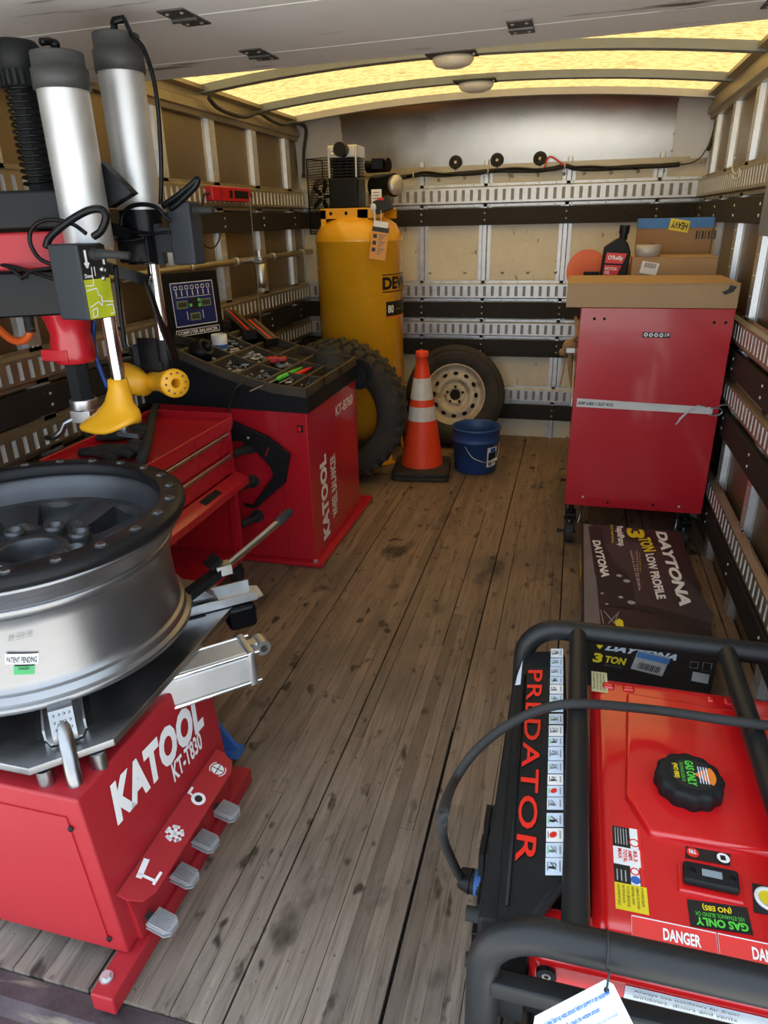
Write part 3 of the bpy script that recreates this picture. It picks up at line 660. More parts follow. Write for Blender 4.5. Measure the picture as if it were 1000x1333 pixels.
# front cylinder rod and yellow press foot
q = MB(); q.cyl((AX+.016,AY,1.02),(AX+.016,AY,1.36),.0175,seg=20); q.build('press_rod','chrome',tc)
q = MB(); fp = []
levels = [(1.035,.024,.022,0,0),(1.01,.027,.024,0,0),(.975,.040,.028,-.004,-.004),(.945,.068,.036,-.010,-.010),(.925,.090,.045,-.020,-.02),(.913,.098,.050,-.026,-.026),(.905,.096,.050,-.026,-.026)]
vs_ = []; ng = 24
for z_, rx, ry, ox, oy in levels:
    for k in range(ng):
        an = 2*math.pi*k/ng; cx_, sx_ = math.cos(an), math.sin(an)
        ex = math.copysign(abs(cx_)**.8,cx_)*rx; ey = math.copysign(abs(sx_)**.8,sx_)*ry
        lift = .030*max(0,ex/.098)**2*(1 if z_ < .95 else 0)
        vs_.append((AX+.012+ox+ex*.97+ey*.25, AY+oy+ey-ex*.25, z_+lift))
fs_ = []
for i in range(len(levels)-1):
    for k in range(ng): fs_.append((i*ng+k,(i+1)*ng+k,(i+1)*ng+(k+1)%ng,i*ng+(k+1)%ng))
fs_.append(tuple(range(ng))); fs_.append(tuple(reversed(range((len(levels)-1)*ng,len(levels)*ng))))
q.add(vs_,fs_,True); q.build('press_foot','yellow_plastic',tc)
q = MB(); q.cyl((AX+.005,AY,.885),(AX+.005,AY,.91),.016,seg=12); q.bar((AX+.0,AY-.02,.893),(AX+.07,AY-.03,.893),.010,.012); q.build('foot_clip','bare_steel',tc)
# control boxes
a_, u_ = Vector((.016,.078,0)), Vector((0,0,.165)); dep = Vector((-.088,.012,0))
o_ = P(117,418,y=1.405); q = MB(); q.add([o_,o_+a_,o_+a_+u_,o_+u_,o_+dep,o_+a_+dep,o_+a_+dep+u_,o_+dep+u_],[(0,1,2,3),(5,4,7,6),(4,0,3,7),(1,5,6,2),(3,2,6,7),(4,5,1,0)])
bx1 = bevel(q.build('control_box','gauge_grey',tc),.006,2)
patch(o_+a_*.03+u_*.02,a_*.94,u_*.52,'olive_label',bx1,'label_plate',.002); patch(o_+a_*.03+u_*.54,a_*.94,u_*.44,'black_print',bx1,'label_plate',.002)
lettering('Down',o_+a_*.08+u_*.56,a_*.28,u_*.055,'white_print',bx1,lift=.003); lettering('Up',o_+a_*.72+u_*.62,a_*.16,u_*.055,'white_print',bx1,lift=.003)
q = MB(); nn = a_.cross(u_).normalized()*.003
dg = [q]
def ln(pts, w=.0022):
    for (x0,y0),(x1,y1) in zip(pts[:-1],pts[1:]):
        p0, p1 = o_+a_*x0+u_*y0+nn, o_+a_*x1+u_*y1+nn; s2 = nn.normalized().cross((p1-p0).normalized())*w/2; q.add([p0-s2,p1-s2,p1+s2,p0+s2],[(0,1,2,3)])
ln([(.22,.70),(.22,.92)],.006); ln([(.14,.76),(.22,.69),(.30,.76)],.004); ln([(.84,.72),(.84,.92)],.006)
dg.append(MB()); q = dg[1]
ln([(.05,.46),(.34,.46),(.36,.70)]); ln([(.05,.40),(.42,.42),(.46,.32),(.52,.32),(.56,.24),(.95,.22)]); ln([(.08,.18),(.40,.24),(.52,.18),(.56,.30)]); ln([(.14,.04),(.14,.14),(.32,.16),(.30,.06),(.14,.04)],.0025); ln([(.68,.18),(.92,.18),(.92,.06),(.78,.06)],.0025)
ln([(.46,.58),(.46,.70)])
for q in dg: q.build('diagram','white_print',bx1)
q = MB(); sw = o_+a_*.5+u_*.86; q.cyl(sw,sw+Vector((.02,-.004,0)),.013,seg=14); q.tube([sw+Vector((.018,-.004,0)),sw+Vector((.045,-.004,0)),sw+Vector((.095,.0,-.004))],.009,10,rs=[.012,.009,.0085]); q.build('toggle_lever','black_rubber',bx1)
q = MB(); 
for yy in (.66,.54): q.ball(o_+a_*.72+u_*yy+nn,.006,8,6)
q.build('screws','brushed_alu',bx1)
bo = P(228,345,y=1.70); q = MB(); q.box((bo.x-.005,1.70,bo.z),(bo.x+.060,1.76,bo.z+.150)); bx2 = bevel(q.build('control_box','gauge_grey',tc),.006,2)
q = MB(); sw = P(253,274,y=1.70); q.tube([sw,sw+Vector((.02,0,0)),sw+Vector((.055,-.012,.0))],.008,10,rs=[.013,.009,.008]); q.build('toggle_lever','black_rubber',bx2)
q = MB(); q.box((bo.x-.055,1.715,bo.z+.03),(bo.x+.0,1.73,bo.z+.09)); q.box((bo.x-.07,1.72,bo.z+.0),(bo.x-.045,1.735,bo.z+.10)); q.build('box_bracket','gauge_grey',tc)
q = MB(); q.prism([(0,0),(.07,.03),(.0,.10)],.03,frame((AX+.045,AY+.06,1.44),(1,0,0),(0,0,1))); q.bar((AX+.0,AY+.05,1.40),(BX,BY,1.36),.03,.03); q.build('cylinder_bracket','black_gloss',tc)
# cables of the arm
def cable(pxs, y, r, m='black_gloss', parent=tc, name='cable', ys=None):
    pts = [P(x,yy,y=(ys[i] if ys else y)) for i,(x,yy) in enumerate(pxs)]
    q_ = MB(); q_.tube(smooth_path(pts,6),r,8); return q_.build(name,m,parent)
cable([(60,322),(66,308),(90,288),(115,274),(132,273),(138,283),(132,300),(122,308)],1.43,.0085)
cable([(112,304),(95,292),(70,286),(50,290),(40,302),(40,318),(52,337),(75,347)],1.46,.005)
cable([(30,363),(12,348),(2,345),(20,348),(45,355),(75,365)],1.47,.005); cable([(30,362),(40,353),(60,350),(75,348)],1.45,.004)
cable([(160,308),(158,285),(168,270),(186,266),(204,270),(215,282),(222,288)],1.675,.0055); cable([(160,300),(175,302),(200,304),(222,302)],1.675,.004); cable([(188,309),(175,312),(155,313),(152,308),(165,302)],1.67,.0045)
cable([(212,268),(230,256),(250,240),(257,233),(254,243),(235,262),(222,272)],1.70,.008)
cable([(150,345),(155,390),(160,430),(163,450),(170,455)],1.62,.006)
cable([(122,418),(122,450),(130,480),(140,505)],1.66,.007,'hose_blue',name='air_hose')
cable([(-10,420),(12,440),(28,444),(38,436),(40,425)],1.62,.011,'hose_orange',name='air_hose'); cable([(40,432),(38,420),(36,408)],1.62,.013,'black_rubber',name='hose_sleeve')

# ---------------------------------------------------------------- aluminium wheel on the turntable
wh = thing('alloy_wheel','large bare alloy wheel with bolted black bead ring, lying flat on the turntable','wheel',(CX,CY-.005,.555)); WX, WY = CX-.002, CY-.008
W = Matrix.Translation((WX,WY,0))
q = MB(); q.lathe([(.292,.556),(.320,.555),(.326,.559),(.3265,.570),(.3250,.5715),(.3150,.5730),(.3140,.5745),(.3125,.5880),(.3110,.5890),(.3045,.5910),(.3030,.5925),(.3005,.612),(.2985,.640),(.296,.680),(.2955,.720),(.2965,.742),(.2975,.7435),(.3050,.7500),(.3060,.7515),(.3070,.7640),(.3060,.7655),(.3010,.7665),(.3010,.7700),(.3080,.7710),(.3090,.7725),(.3110,.7860),(.3125,.7875),(.3260,.7950),(.3270,.7965),(.3300,.806),(.338,.812),(.338,.822),(.300,.824),],96,W); q.build('barrel','wheel_alu',wh)
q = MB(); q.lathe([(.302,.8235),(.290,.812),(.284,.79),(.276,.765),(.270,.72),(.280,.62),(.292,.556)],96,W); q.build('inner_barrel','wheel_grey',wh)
q = MB(); q.lathe([(.288,.826),(.290,.846),(.296,.850),(.336,.848),(.345,.843),(.347,.833),(.343,.823),(.30,.822)],96,W); br = q.build('bead_ring','black_satin',wh)
for k in range(24):
    an = (k+.5)*2*math.pi/24; c = (WX+.316*math.cos(an),WY+.316*math.sin(an),.848); q = MB(); q.cyl(c,(c[0],c[1],.850),.0135,seg=12); q.cyl((c[0],c[1],.850),(c[0],c[1],.854),.0105,.0095,seg=6,smooth=False); q.build('ring_bolt','bolt_dark',br)
# dished face with windows
nA, spk = 96, 8; rr = [.062,.085,.115,.145,.165,.195,.225,.250,.262,.274]
def fz(r, a): 
    base = .735 + .030*((r-.06)/.21)**2
    k = (a*spk/(2*math.pi)) % 1.0
    if .15 < r < .27: base += .010*math.cos(2*math.pi*k)*(1 if r < .26 else .3)
    return base
q = MB(); vs_ = []; 
for i in range(nA):
    a2 = 2*math.pi*i/nA
    for r2 in rr: vs_.append((WX+r2*math.cos(a2),WY+r2*math.sin(a2),fz(r2,a2)))
for i in range(nA):
    a2 = 2*math.pi*i/nA
    for r2 in rr: vs_.append((WX+r2*math.cos(a2),WY+r2*math.sin(a2),fz(r2,a2)-.045))
nr = len(rr); fs_ = []; off = nA*nr
def hole(i, k):
    ph = ((i+.5)*spk/nA) % 1.0
    if rr[k] >= .144 and rr[k+1] <= .2505:
        wdt = (.20,.25,.27,.27,.25)[min(4,k-3)]; return abs(ph-.5) < wdt
    return False
for i in range(nA):
    j = (i+1) % nA
    for k in range(nr-1):
        if hole(i,k): continue
        fs_.append((i*nr+k,i*nr+k+1,j*nr+k+1,j*nr+k)); fs_.append((off+i*nr+k,off+j*nr+k,off+j*nr+k+1,off+i*nr+k+1))
        for (ii,kk,e) in (((i-1)%nA,k,(i*nr+k,i*nr+k+1)),((i+1)%nA,k,(j*nr+k+1,j*nr+k)),(i,k+1,(i*nr+k+1,j*nr+k+1)),(i,k-1,(j*nr+k,i*nr+k))):
            if 0 <= kk < nr-1 and hole(ii,kk): fs_.append((e[1],e[0],off+e[0],off+e[1]))
    fs_.append((i*nr,j*nr,off+j*nr,off+i*nr))
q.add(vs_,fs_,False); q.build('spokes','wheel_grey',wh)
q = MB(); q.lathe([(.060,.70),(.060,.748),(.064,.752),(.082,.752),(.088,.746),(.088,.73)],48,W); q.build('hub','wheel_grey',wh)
for k in range(8):
    an = (k+.2)*2*math.pi/8; q = MB(); c = Vector((WX+.112*math.cos(an),WY+.112*math.sin(an),0)); q.lathe([(.017,.725),(.017,.762),(.021,.763),(.024,.752),(.024,.735)],18,Matrix.Translation(c)); lo_ = q.build('lug_seat','wheel_grey',wh)
    q = MB(); q.lathe([(0,.748),(.017,.748)],14,Matrix.Translation(c)); q.build('lug_hole','dark_void',lo_)
def on_barrel(a, z, r=.3008): return Vector((WX+r*math.cos(a),WY+r*math.sin(a),z))
def barrel_ang(px, py):
    d = (px-500)/F_PX*_r - (py-666.5)/F_PX*_u + _f; ox, oy = CAM.x-WX, CAM.y-WY; A = d.x**2+d.y**2; B = 2*(ox*d.x+oy*d.y); C_ = ox*ox+oy*oy-.3**2
    t = (-B-math.sqrt(max(0,B*B-4*A*C_)))/(2*A); p = CAM+d*t; return math.atan2(p.y-WY,p.x-WX), p.z
def curved(pxs, m, name, body=None, lift=.0008, bold=.02):
    """lower-left, lower-right, upper-left pixels of a print on the barrel"""
    (a0,z0_),(a1,z1_),(a2,z2_) = [barrel_ang(*p_) for p_ in pxs]
    if body:
        return lettering(body,(0,0,0),(1,0,0),(0,1,0),m,wh,bold,bend=lambda a,b2: on_barrel(a0+(a1-a0)*a+(a2-a0)*b2, z0_+(z1_-z0_)*a+(z2_-z0_)*b2, .3008+lift))
    q_ = MB(); q_.grid(6,1,lambda a,b2: on_barrel(a0+(a1-a0)*a+(a2-a0)*b2, z0_+(z1_-z0_)*a+(z2_-z0_)*b2, .3004+lift)); return q_.build(name,m,wh)
curved(((7,864),(50,863),(7,851)),'white_print','sticker'); curved(((9,862),(48,861),(9,854)),'black_print','t','PATENT PENDING',.003)
curved(((18,878),(45,877),(18,867)),'sticker_green','sticker'); curved(((25,871),(38,870),(25,868)),'black_print','t','PASS',.003)
curved(((10,835),(42,828),(10,830)),'grey_print','t','A6 223120',.0008,.0)

# ---------------------------------------------------------------- tyre lever lying on the changer
tl = thing('tire_lever','long steel tire lever with black grip leaning over the turntable edge','tire lever',(-.80,1.42,.53))
e0 = P(264,768,z=.565); e1 = P(290,741,z=.595); e2 = P(360,682,z=.635); e3 = P(378,665,z=.645)
q = MB(); q.cyl(e1,e2,.0095,seg=12); q.build('rod','chrome',tl); q = MB(); q.tube([e2,e2+(e3-e2)*.15,e2+(e3-e2)*.8,e3],.013,12,rs=[.010,.013,.013,.009]); q.build('grip','black_rubber',tl)
q = MB(); q.bar(e0+Vector((-.03,-.035,-.005)),e1,.03,.022); q.bar(e1+Vector((-.03,-.02,.012)),e1+Vector((-.012,.005,.03)),.04,.016); q.build('lever_head','black_satin',tl)
q = MB(); q.bar(e1+Vector((-.012,-.012,.002)),e1+Vector((.016,.012,.004)),.034,.026); q.build('socket','brushed_alu',tl)

# ---------------------------------------------------------------- red tool cart
ct = thing('tool_cart','red steel tool cart with two drawers and open bay, beside the wheel balancer','tool cart',(-1.42,2.06,0))
CX0, CX1, CY0, CY1, CZ = -1.60, -1.262, 1.755, 2.375, .72
q = MB(); q.box((CX0,CY0,CZ-.045),(CX1,CY1,CZ-.028)); top = q.build('top_tray','red_paint',ct)
q = MB(); q.box((CX0-.012,CY0-.012,CZ-.05),(CX0,CY1+.012,CZ)); q.box((CX0,CY0-.012,CZ-.05),(CX1+.006,CY0,CZ)); q.box((CX0,CY1,CZ-.05),(CX1+.006,CY1+.012,CZ)); q.box((CX1,CY0,CZ-.06),(CX1+.008,CY1,CZ-.012)); bevel(q.build('tray_rim','red_paint',ct),.002,1)
for ya in (CY0,CY1-.03):
    q = MB(); q.box((CX1-.03,ya,.10),(CX1,ya+.03,CZ-.05)); q.box((CX0,ya,.10),(CX0+.03,ya+.03,CZ-.05)); q.build('corner_posts','red_paint',ct)
q = MB(); q.box((CX0,CY0+.03,.10),(CX0+.004,CY1-.03,CZ-.05)); q.box((CX0+.03,CY1-.006,.10),(CX1-.03,CY1-.002,CZ-.05)); q.box((CX0+.03,CY0+.002,.10),(CX1-.03,CY0+.006,CZ-.05)); q.build('side_panels','red_paint',ct)
q = MB(); q.box((CX0,CY0,.10),(CX1+.004,CY1,.125)); q.build('bottom_shelf','red_paint',ct)
q = MB(); q.box((CX0+.03,CY0+.03,.475),(CX1-.03,CY1-.03,.485)); q.build('drawer_floor','dark_red',ct)
for z0_, z1_ in ((.575,.655),(.49,.568)):
    q = MB(); q.box((CX1-.02,CY0+.035,z0_),(CX1+.002,CY1-.035,z1_)); d_ = bevel(q.build('drawer','red_paint',ct),.002,1)
    q = MB(); q.box((CX1+.002,CY0+.03,z1_-.014),(CX1+.011,CY1-.035,z1_)); bevel(q.build('drawer_trim','brushed_alu',d_),.002,1)
q = MB(); q.prism([(0,0),(.055,-.022),(.055,.008),(0,.030)],CY1-CY0+.01,frame((CX1,CY1+.005,.455),(1,0,0),(0,0,1))); lg = bevel(q.build('front_ledge','red_paint',ct),.003,1)
sn = Vector((.022,0,.055)).normalized(); lp = lambda y,t: Vector((CX1+.055*t,y,.485-.022*t))+sn*.001
q = MB(); q.add([lp(2.05,.25),lp(2.05,.75),lp(2.18,.75),lp(2.18,.25)],[(0,1,2,3)]); q.build('grip_slot','dark_void',lg)
for x in (CX0+.03,CX1-.02):
    for y in (CY0+.05,CY1-.04):
        q = MB(); q.cyl((x-.014,y,.036),(x+.014,y,.036),.035,seg=20); q.cyl((x,y,.07),(x,y,.10),.016,seg=10); q.bar((x-.017,y,.036),(x-.017,y,.085),.02,.004,up=(1,0,0)); q.bar((x+.017,y,.036),(x+.017,y,.085),.02,.004,up=(1,0,0)); q.build('caster','black_rubber',ct)
# gloves and rubber hose on the cart
def glove(name, c, rz, label, flip=1, lift=0):
    c = Vector(c); R_ = Matrix.Translation(c)@Matrix.Rotation(rz,4,'Z'); g_ = thing(name,label,'glove',(c.x,c.y,c.z),0,None)
    q_ = MB()
    q_.ball((0,0,.018),.062,16,10,(1.15,.86,.32)); q_.ball((-.065,0,.014),.042,14,8,(1.0,.85,.30))
    q_.v = [R_@p for p in q_.v]; q_.build('palm','glove_black',g_)
    for k,(y,l,cu) in enumerate(((-.036,.055,.004),(-.013,.075,.012),(.011,.072,.006),(.034,.058,.014))):
        f2 = MB(); f2.tube(smooth_path([R_@Vector((.045,y,.016)),R_@Vector((.045+l*.5,y*1.15,.022+cu)),R_@Vector((.045+l,y*1.25,.014))],4),.0145,10,rs=None); f2.build('finger','glove_black',g_)
    f2 = MB(); f2.tube(smooth_path([R_@Vector((-.01,.035*flip,.016)),R_@Vector((.025,.068*flip,.022)),R_@Vector((.06,.078*flip,.014))],4),.013,10); f2.build('thumb','glove_black',g_)
    q_ = MB(); q_.tube([R_@Vector((-.105,0,.014)),R_@Vector((-.085,0,.015))],.02,12); q_.v = [Vector((p.x,p.y,c.z+(p.z-c.z)*.7)) for p in q_.v]; q_.build('cuff','glove_black',g_)
    return g_
zt = CZ-.0275
glove('work_glove', P(162,572,z=zt)+Vector((-.03,0,0)), math.radians(25), 'crumpled black work glove under the yellow press foot, farther from the bead ring', 1)
c = P(158,590,z=zt); glove('work_glove', (c.x-.02,c.y-.03,zt), math.radians(8), 'crumpled black work glove with grey edge, lying nearest the wheel ring', -1)
q = MB(); a_ = P(184,600,z=zt+.018); b_ = P(203,530,z=zt+.018); dd = (b_-a_); 
q.tube([a_,a_+dd*.25+Vector((.004,0,0)),a_+dd*.5,a_+dd*.75+Vector((-.004,0,0)),b_],.0175,14); q.cyl(a_-dd.normalized()*.001,a_+dd*.02,.012,seg=12)
tag(q.build('rubber_hose','black_rubber',None,origin=a_),'short straight black rubber hose lying across the cart top','hose')
# ================================================================== wheel balancer
wbx = thing('wheel_balancer','red wheel balancer with black weight tray, display panel and lettered side','wheel balancer',(-1.36,2.88,0))
BX0, BX1, BY0, BY1 = -1.70, -1.008, 2.545, 3.225
q = MB(); q.box((BX0-.02,BY0-.025,.001),(BX1+.034,BY1+.13,.022)); bs_ = bevel(q.build('base_plate','red_paint',wbx),.003,1)
q = MB(); c = P(411,732,z=.022); q.cyl(c,c+Vector((0,0,.01)),.011,seg=6,smooth=False); q.build('anchor_bolt','galvanised',bs_)
q = MB(); q.box((BX0,BY0,.022),(BX1,BY1,.70)); bd = bevel(q.build('cabinet','red_paint',wbx),.005)
q = MB(); p0, p1 = P(362,537,y=BY0-.001), P(381,728,y=BY0-.001); q.bar(p0,(p0.x,BY0-.001,.03),.002,.002,up=(0,1,0)); q.build('panel_seam','dark_red',bd)
q = MB(); c = P(391,558,y=BY0); q.box((c.x-.012,BY0-.006,c.z-.014),(c.x+.012,BY0,c.z+.014)); so = q.build('rocker_switch','black_satin',wbx); q = MB(); q.box((c.x-.007,BY0-.010,c.z-.009),(c.x+.007,BY0-.006,c.z+.009)); q.build('rocker','red_print',so)
# lettering of the side
o, a, u = rect_quad(((430,694),(429,586),(421,693)), (BX1,3,.3), (1,0,0)); a = Vector((0,0,a.length)); u = Vector((0,u.y,0))
lettering('KATOOL',o,a,u,'white_print',wbx,bold=.06,spacing=1.06)
o, a, u = rect_quad(((440,667),(440,586),(433,668)), (BX1,3,.3), (1,0,0)); lettering('WHEEL BALANCER',o,Vector((0,0,a.length)),Vector((0,u.y,0)),'white_print',wbx,bold=.03)
o, a, u = rect_quad(((437,543),(459,524),(435,530)), (BX1,3,.3), (1,0,0)); a = Vector((0,a.y,0)); u = Vector((0,0,u.z)); lettering('KT-B760',o,a,u,'white_print',wbx,bold=.03)
# black lid with swept profile
prof = [(-.998,.790),(-1.14,.803),(-1.315,.846),(-1.43,.884),(-1.55,.932),(-1.715,.962)]
def lidz(x):
    for (xa,za),(xb,zb) in zip(prof[:-1],prof[1:]):
        if xb <= x <= xa: t = (xa-x)/(xa-xb); return za+(zb-za)*t
    return prof[0][1] if x > prof[0][0] else prof[-1][1]
low = [(-1.715,.705),(-.998,.690)]
q = MB(); q.prism([(x,z-.036) for x,z in prof[::1]]+low, BY1-BY0+.02, Matrix(((1,0,0,0),(0,0,-1,BY1+.01),(0,1,0,0),(0,0,0,1)))) 
q.f = [tuple(reversed(f)) for f in q.f]
lid = q.build('weight_tray','black_plastic',wbx)
def divider(xa, xb, ya, yb, w=.012, along='x'):
    d_ = MB(); n = 14 if along == 'x' else 1
    for i in range(n):
        x0_, x1_ = (xa+(xb-xa)*i/n, xa+(xb-xa)*(i+1)/n)
        zA, zB = lidz(x0_), lidz(x1_); vs_ = [(x0_,ya,zA-.04),(x1_,ya,zB-.04),(x1_,yb,zB-.04),(x0_,yb,zA-.04),(x0_,ya,zA),(x1_,ya,zB),(x1_,yb,zB),(x0_,yb,zA)]
        d_.add(vs_,[(0,3,2,1),(4,5,6,7),(0,1,5,4),(1,2,6,5),(2,3,7,6),(3,0,4,7)])
    return d_
for ya in (BY0-.01,BY0+.20,BY0+.42,BY1-.004): divider(-1.70,-1.0,ya,ya+.014).build('tray_divider','tray_brown',lid)
for xa in (-1.70,-1.545,-1.42,-1.30,-1.19,-1.08,-1.012): divider(xa,xa+.012,BY0,BY1,along='y').build('tray_divider','tray_brown',lid)
# shaft side: hood disc and threaded shaft beyond the far face
q = MB(); q.cyl((-1.00,BY1+.03,.70),(-1.00,BY1+.06,.70),.075,seg=32); q.cyl((-1.0,BY1,.70),(-1.0,BY1+.03,.70),.05,seg=24); q.build('shaft_flange','black_satin',wbx)
q = MB(); q.cyl((-1.0,BY1+.06,.70),(-1.0,BY1+.16,.70),.018,seg=16); q.build('threaded_shaft','black_gloss',wbx)
# weight caliper arm and pegs on the near face
pol = [(296,549),(306,550),(348,569),(377,592),(371,629),(333,662),(320,660),(316,656),(328,659),(356,620),(352,608),(324,578),(308,574),(297,576)]
pts = [P(x,y,y=BY0-.03) for x,y in pol]; q = MB(); q.prism([(p_.x,p_.z) for p_ in pts][::-1],.02,Matrix(((1,0,0,0),(0,0,-1,BY0-.012),(0,1,0,0),(0,0,0,1)))); ca = bevel(q.build('caliper_arm','black_plastic',wbx),.003,1)
q = MB(); c = P(348,588,y=BY0-.033); q.bar(c+Vector((-.008,0,-.02)),c+Vector((.008,0,.02)),.004,.010,up=(0,1,0)); q.build('arm_window','red_paint',ca)
q = MB(); c = P(323,570,y=BY0-.035); q.ball(c,.006,10,6); q.build('pivot_screw','galvanised',ca)
for (tx,ty),(bx_,by_) in (((309,582),(326,582)),((314,630),(330,626)),((320,676),(336,671))):
    b0 = P(bx_,by_,y=BY0); q = MB(); q.cyl(b0,b0+Vector((0,-.012,0)),.028,seg=20); q.cyl(b0+Vector((0,-.012,0)),b0+Vector((-.03,-.11,-.0)),.017,seg=16); q.build('cone_peg','black_rubber',wbx)
# display
dl, dr_ = Vector((-1.690,2.725,.935)), Vector((-1.570,3.005,.935)); a_ = dr_-dl; u_ = Vector((-.012,.005,.275)); nn = a_.cross(u_).normalized()
q = MB(); bk_ = -nn*.05; vs_ = [dl,dl+a_,dl+a_+u_,dl+u_]; q.add(vs_+[v+bk_ for v in vs_],[(0,1,2,3),(5,4,7,6),(4,0,3,7),(1,5,6,2),(3,2,6,7),(4,5,1,0)]); dp = bevel(q.build('display','black_satin',wbx),.004,1)
patch(dl+a_*.14+u_*.18,a_*.74,u_*.66,'panel_blue',dp,'screen_plate',.0012)
q = MB()
def dline(pts2, w=.003, mb=q, lift=.0025):
    for (x0,y0),(x1,y1) in zip(pts2[:-1],pts2[1:]):
        p0, p1 = dl+a_*x0+u_*y0+nn*lift, dl+a_*x1+u_*y1+nn*lift; s2 = nn.cross((p1-p0).normalized())*w/2; mb.add([p0-s2,p1-s2,p1+s2,p0+s2],[(0,1,2,3)])
dline([(.14,.18),(.88,.18),(.88,.84),(.14,.84),(.14,.18)],.0035); dline([(.12,.035),(.90,.035),(.90,.125),(.12,.125),(.12,.035)],.003)
for k in range(7):
    x = .22+k*.095; dline([(x,.64),(x,.72)],.005); dline([(x-.025,.74),(x+.025,.74),(x+.025,.79),(x-.025,.79),(x-.025,.74)],.003)
dline([(.20,.62),(.82,.62)],.002); dline([(.36,.27),(.36,.40)],.003); dline([(.64,.27),(.64,.40)],.003)
q.build('screen_print','white_print',dp)
for x0,y0,w,h in ((.20,.45,.19,.12),(.62,.45,.19,.12),(.41,.25,.18,.12)):
    pl_ = patch(dl+a_*x0+u_*y0,a_*w,u_*h,'led_green',dp,'readout',.0028)
    lettering('888',dl+a_*(x0+.02)+u_*(y0+.02),a_*(w-.04),u_*(h-.04),'black_print',pl_,lift=.0042,bold=.03)
patch(dl+a_*.43+u_*.42,a_*.15,u_*.17,'black_print',dp,'icon_plate',.0028)
for x0, y0 in ((.42,.47),(.575,.46),(.575,.54)): 
    c = dl+a_*(x0+.02)+u_*(y0+.02)+nn*.004; q = MB(); q.lathe([(.0075,0),(0,0)],12,frame(c,a_,u_),False); q.build('key','green_print',dp)
lettering('COMPUTER BALANCER',dl+a_*.15+u_*.052,a_*.72,u_*.055,'white_print',dp,bold=.03,lift=.0025)
# ---- things lying in the tray
def tray_pt(px, py, dz=0.0):
    z = .85
    for _ in range(80):
        p_ = P(px,py,z=z+dz); z = .8*z+.2*(lidz(min(-.99,max(-1.71,p_.x)))-.036)
    return P(px,py,z=z+dz), z
random.seed(3)
wm = MB()
for cx_, cy_ in ((308,447),(296,469),(318,465),(330,458),(315,484),(341,491),(395,500),(345,470),(372,478),(285,455)):
    p_, z = tray_pt(cx_, cy_)
    for k in range(26):
        x = p_.x+random.gauss(0,.022); y = p_.y+random.gauss(0,.045)
        if not (BY0+.02 < y < BY1-.02 and -1.69 < x < -1.02): continue
        M0 = Matrix.Translation((x,y,lidz(x)-.036+random.uniform(.004,.016)))@Matrix.Rotation(random.uniform(0,3),4,'Z')@Matrix.Rotation(random.uniform(-.6,.6),4,'X')
        l_ = random.uniform(.006,.016); wm.box((-l_,-.004,-.003),(l_,.004,.003),M0)
tag(wm.build('wheel_weights','pedal_alu',None,origin=(-1.35,2.9,.85)),'loose clip-on wheel weights heaped in the balancer tray','wheel weights',kind='stuff')
def cup(name, px, py, prof2, m, label, cat, tilt=0.0, rz=0.0):
    p_, z = tray_pt(px,py); t_ = thing(name,label,cat,(p_.x,p_.y,z+.004)); q_ = MB(); q_.lathe(prof2,28,Matrix.Translation((p_.x,p_.y,z+.006))@Matrix.Rotation(rz,4,'Z')@Matrix.Rotation(tilt,4,'Y')); q_.build('body',m,t_); return t_, p_, z
cup('centering_cone',258,463,[(.022,.0),(.058,.0),(.060,.012),(.040,.06),(.034,.064),(.022,.062),(.022,.0)],'black_satin','tapered black centering cone tipped on its side by the display','centering cone',1.0,-.2)
t_, p_, z = cup('plastic_tub',287,456,[(0,.0),(.034,.0),(.034,.064),(.030,.064),(.030,.006),(0,.006)],'white_print','small white cylindrical tub with blue band in the tray','tub')
q = MB(); q.lathe([(.0348,.004),(.0348,.022)],24,Matrix.Translation((p_.x,p_.y,z+.006))); q.build('blue_band','blue_print',t_)
hc = (-1.085,3.06,.772); t_ = thing('hub_cone','wide black stepped hub cone standing on the tray corner','hub cone',hc)
q = MB(); q.lathe([(.022,0),(.078,0),(.080,.006),(.074,.014),(.070,.016),(.066,.058),(.060,.064),(.044,.068),(.042,.088),(.038,.092),(.030,.092),(.028,.07),(.022,.07)],36,Matrix.Translation((hc[0],hc[1],hc[2]+.010))); q.build('body','black_rubber',t_)
for k,(pa_,pb_,lab) in enumerate((((300,421),(326,447),'dark printed box of wheel weights with gold edge, leaning farther up the tray'),((326,433),(354,458),'dark printed box of wheel weights with gold edge, beside the red ratchet tool'))):
    c0, z = tray_pt(*pa_); c1, z2 = tray_pt(*pb_); d_ = (c1-c0); d_.z = (lidz(c1.x)-lidz(c0.x)); 
    t_ = thing('weight_box',lab,'box',(c1.x,c1.y,lidz(c1.x)-.036)); W = frame(c0+Vector((0,0,.046)),d_,(-d_.y,d_.x,0)); L_ = d_.length*1.05
    q = MB(); q.box((0,-.031,-.022),(L_,.031,.022),W); q.build('carton','jackbox_print',t_)
    for yy, mm in ((-.012,'red_print'),(.018,'rust_brown')):
        q = MB(); q.box((.004,yy,.0223),(L_-.004,yy+.010,.0228),W); q.build('printed_stripe',mm,t_)
    q = MB(); q.box((.004,.0312,-.018),(L_-.004,.0316,.018),W); q.build('printed_side','rust_brown',t_)
p_, z = tray_pt(355,477); t_ = thing('ratchet_tool','small red hand tool lying among the wheel weights','tool',(p_.x,p_.y,z+.004))
W = Matrix.Translation((p_.x,p_.y,z+.03))@Matrix.Rotation(.5,4,'Z'); q = MB(); q.box((-.025,-.022,-.014),(.025,.022,.014),W,.006); q.box((.02,-.012,-.010),(.065,.012,.010),W,.005); q.build('handle','red_paint',t_)
q = MB(); q.cyl(W@Vector((-.035,0,0)),W@Vector((-.02,0,0)),.012,seg=12); q.build('collar','rust_brown',t_)
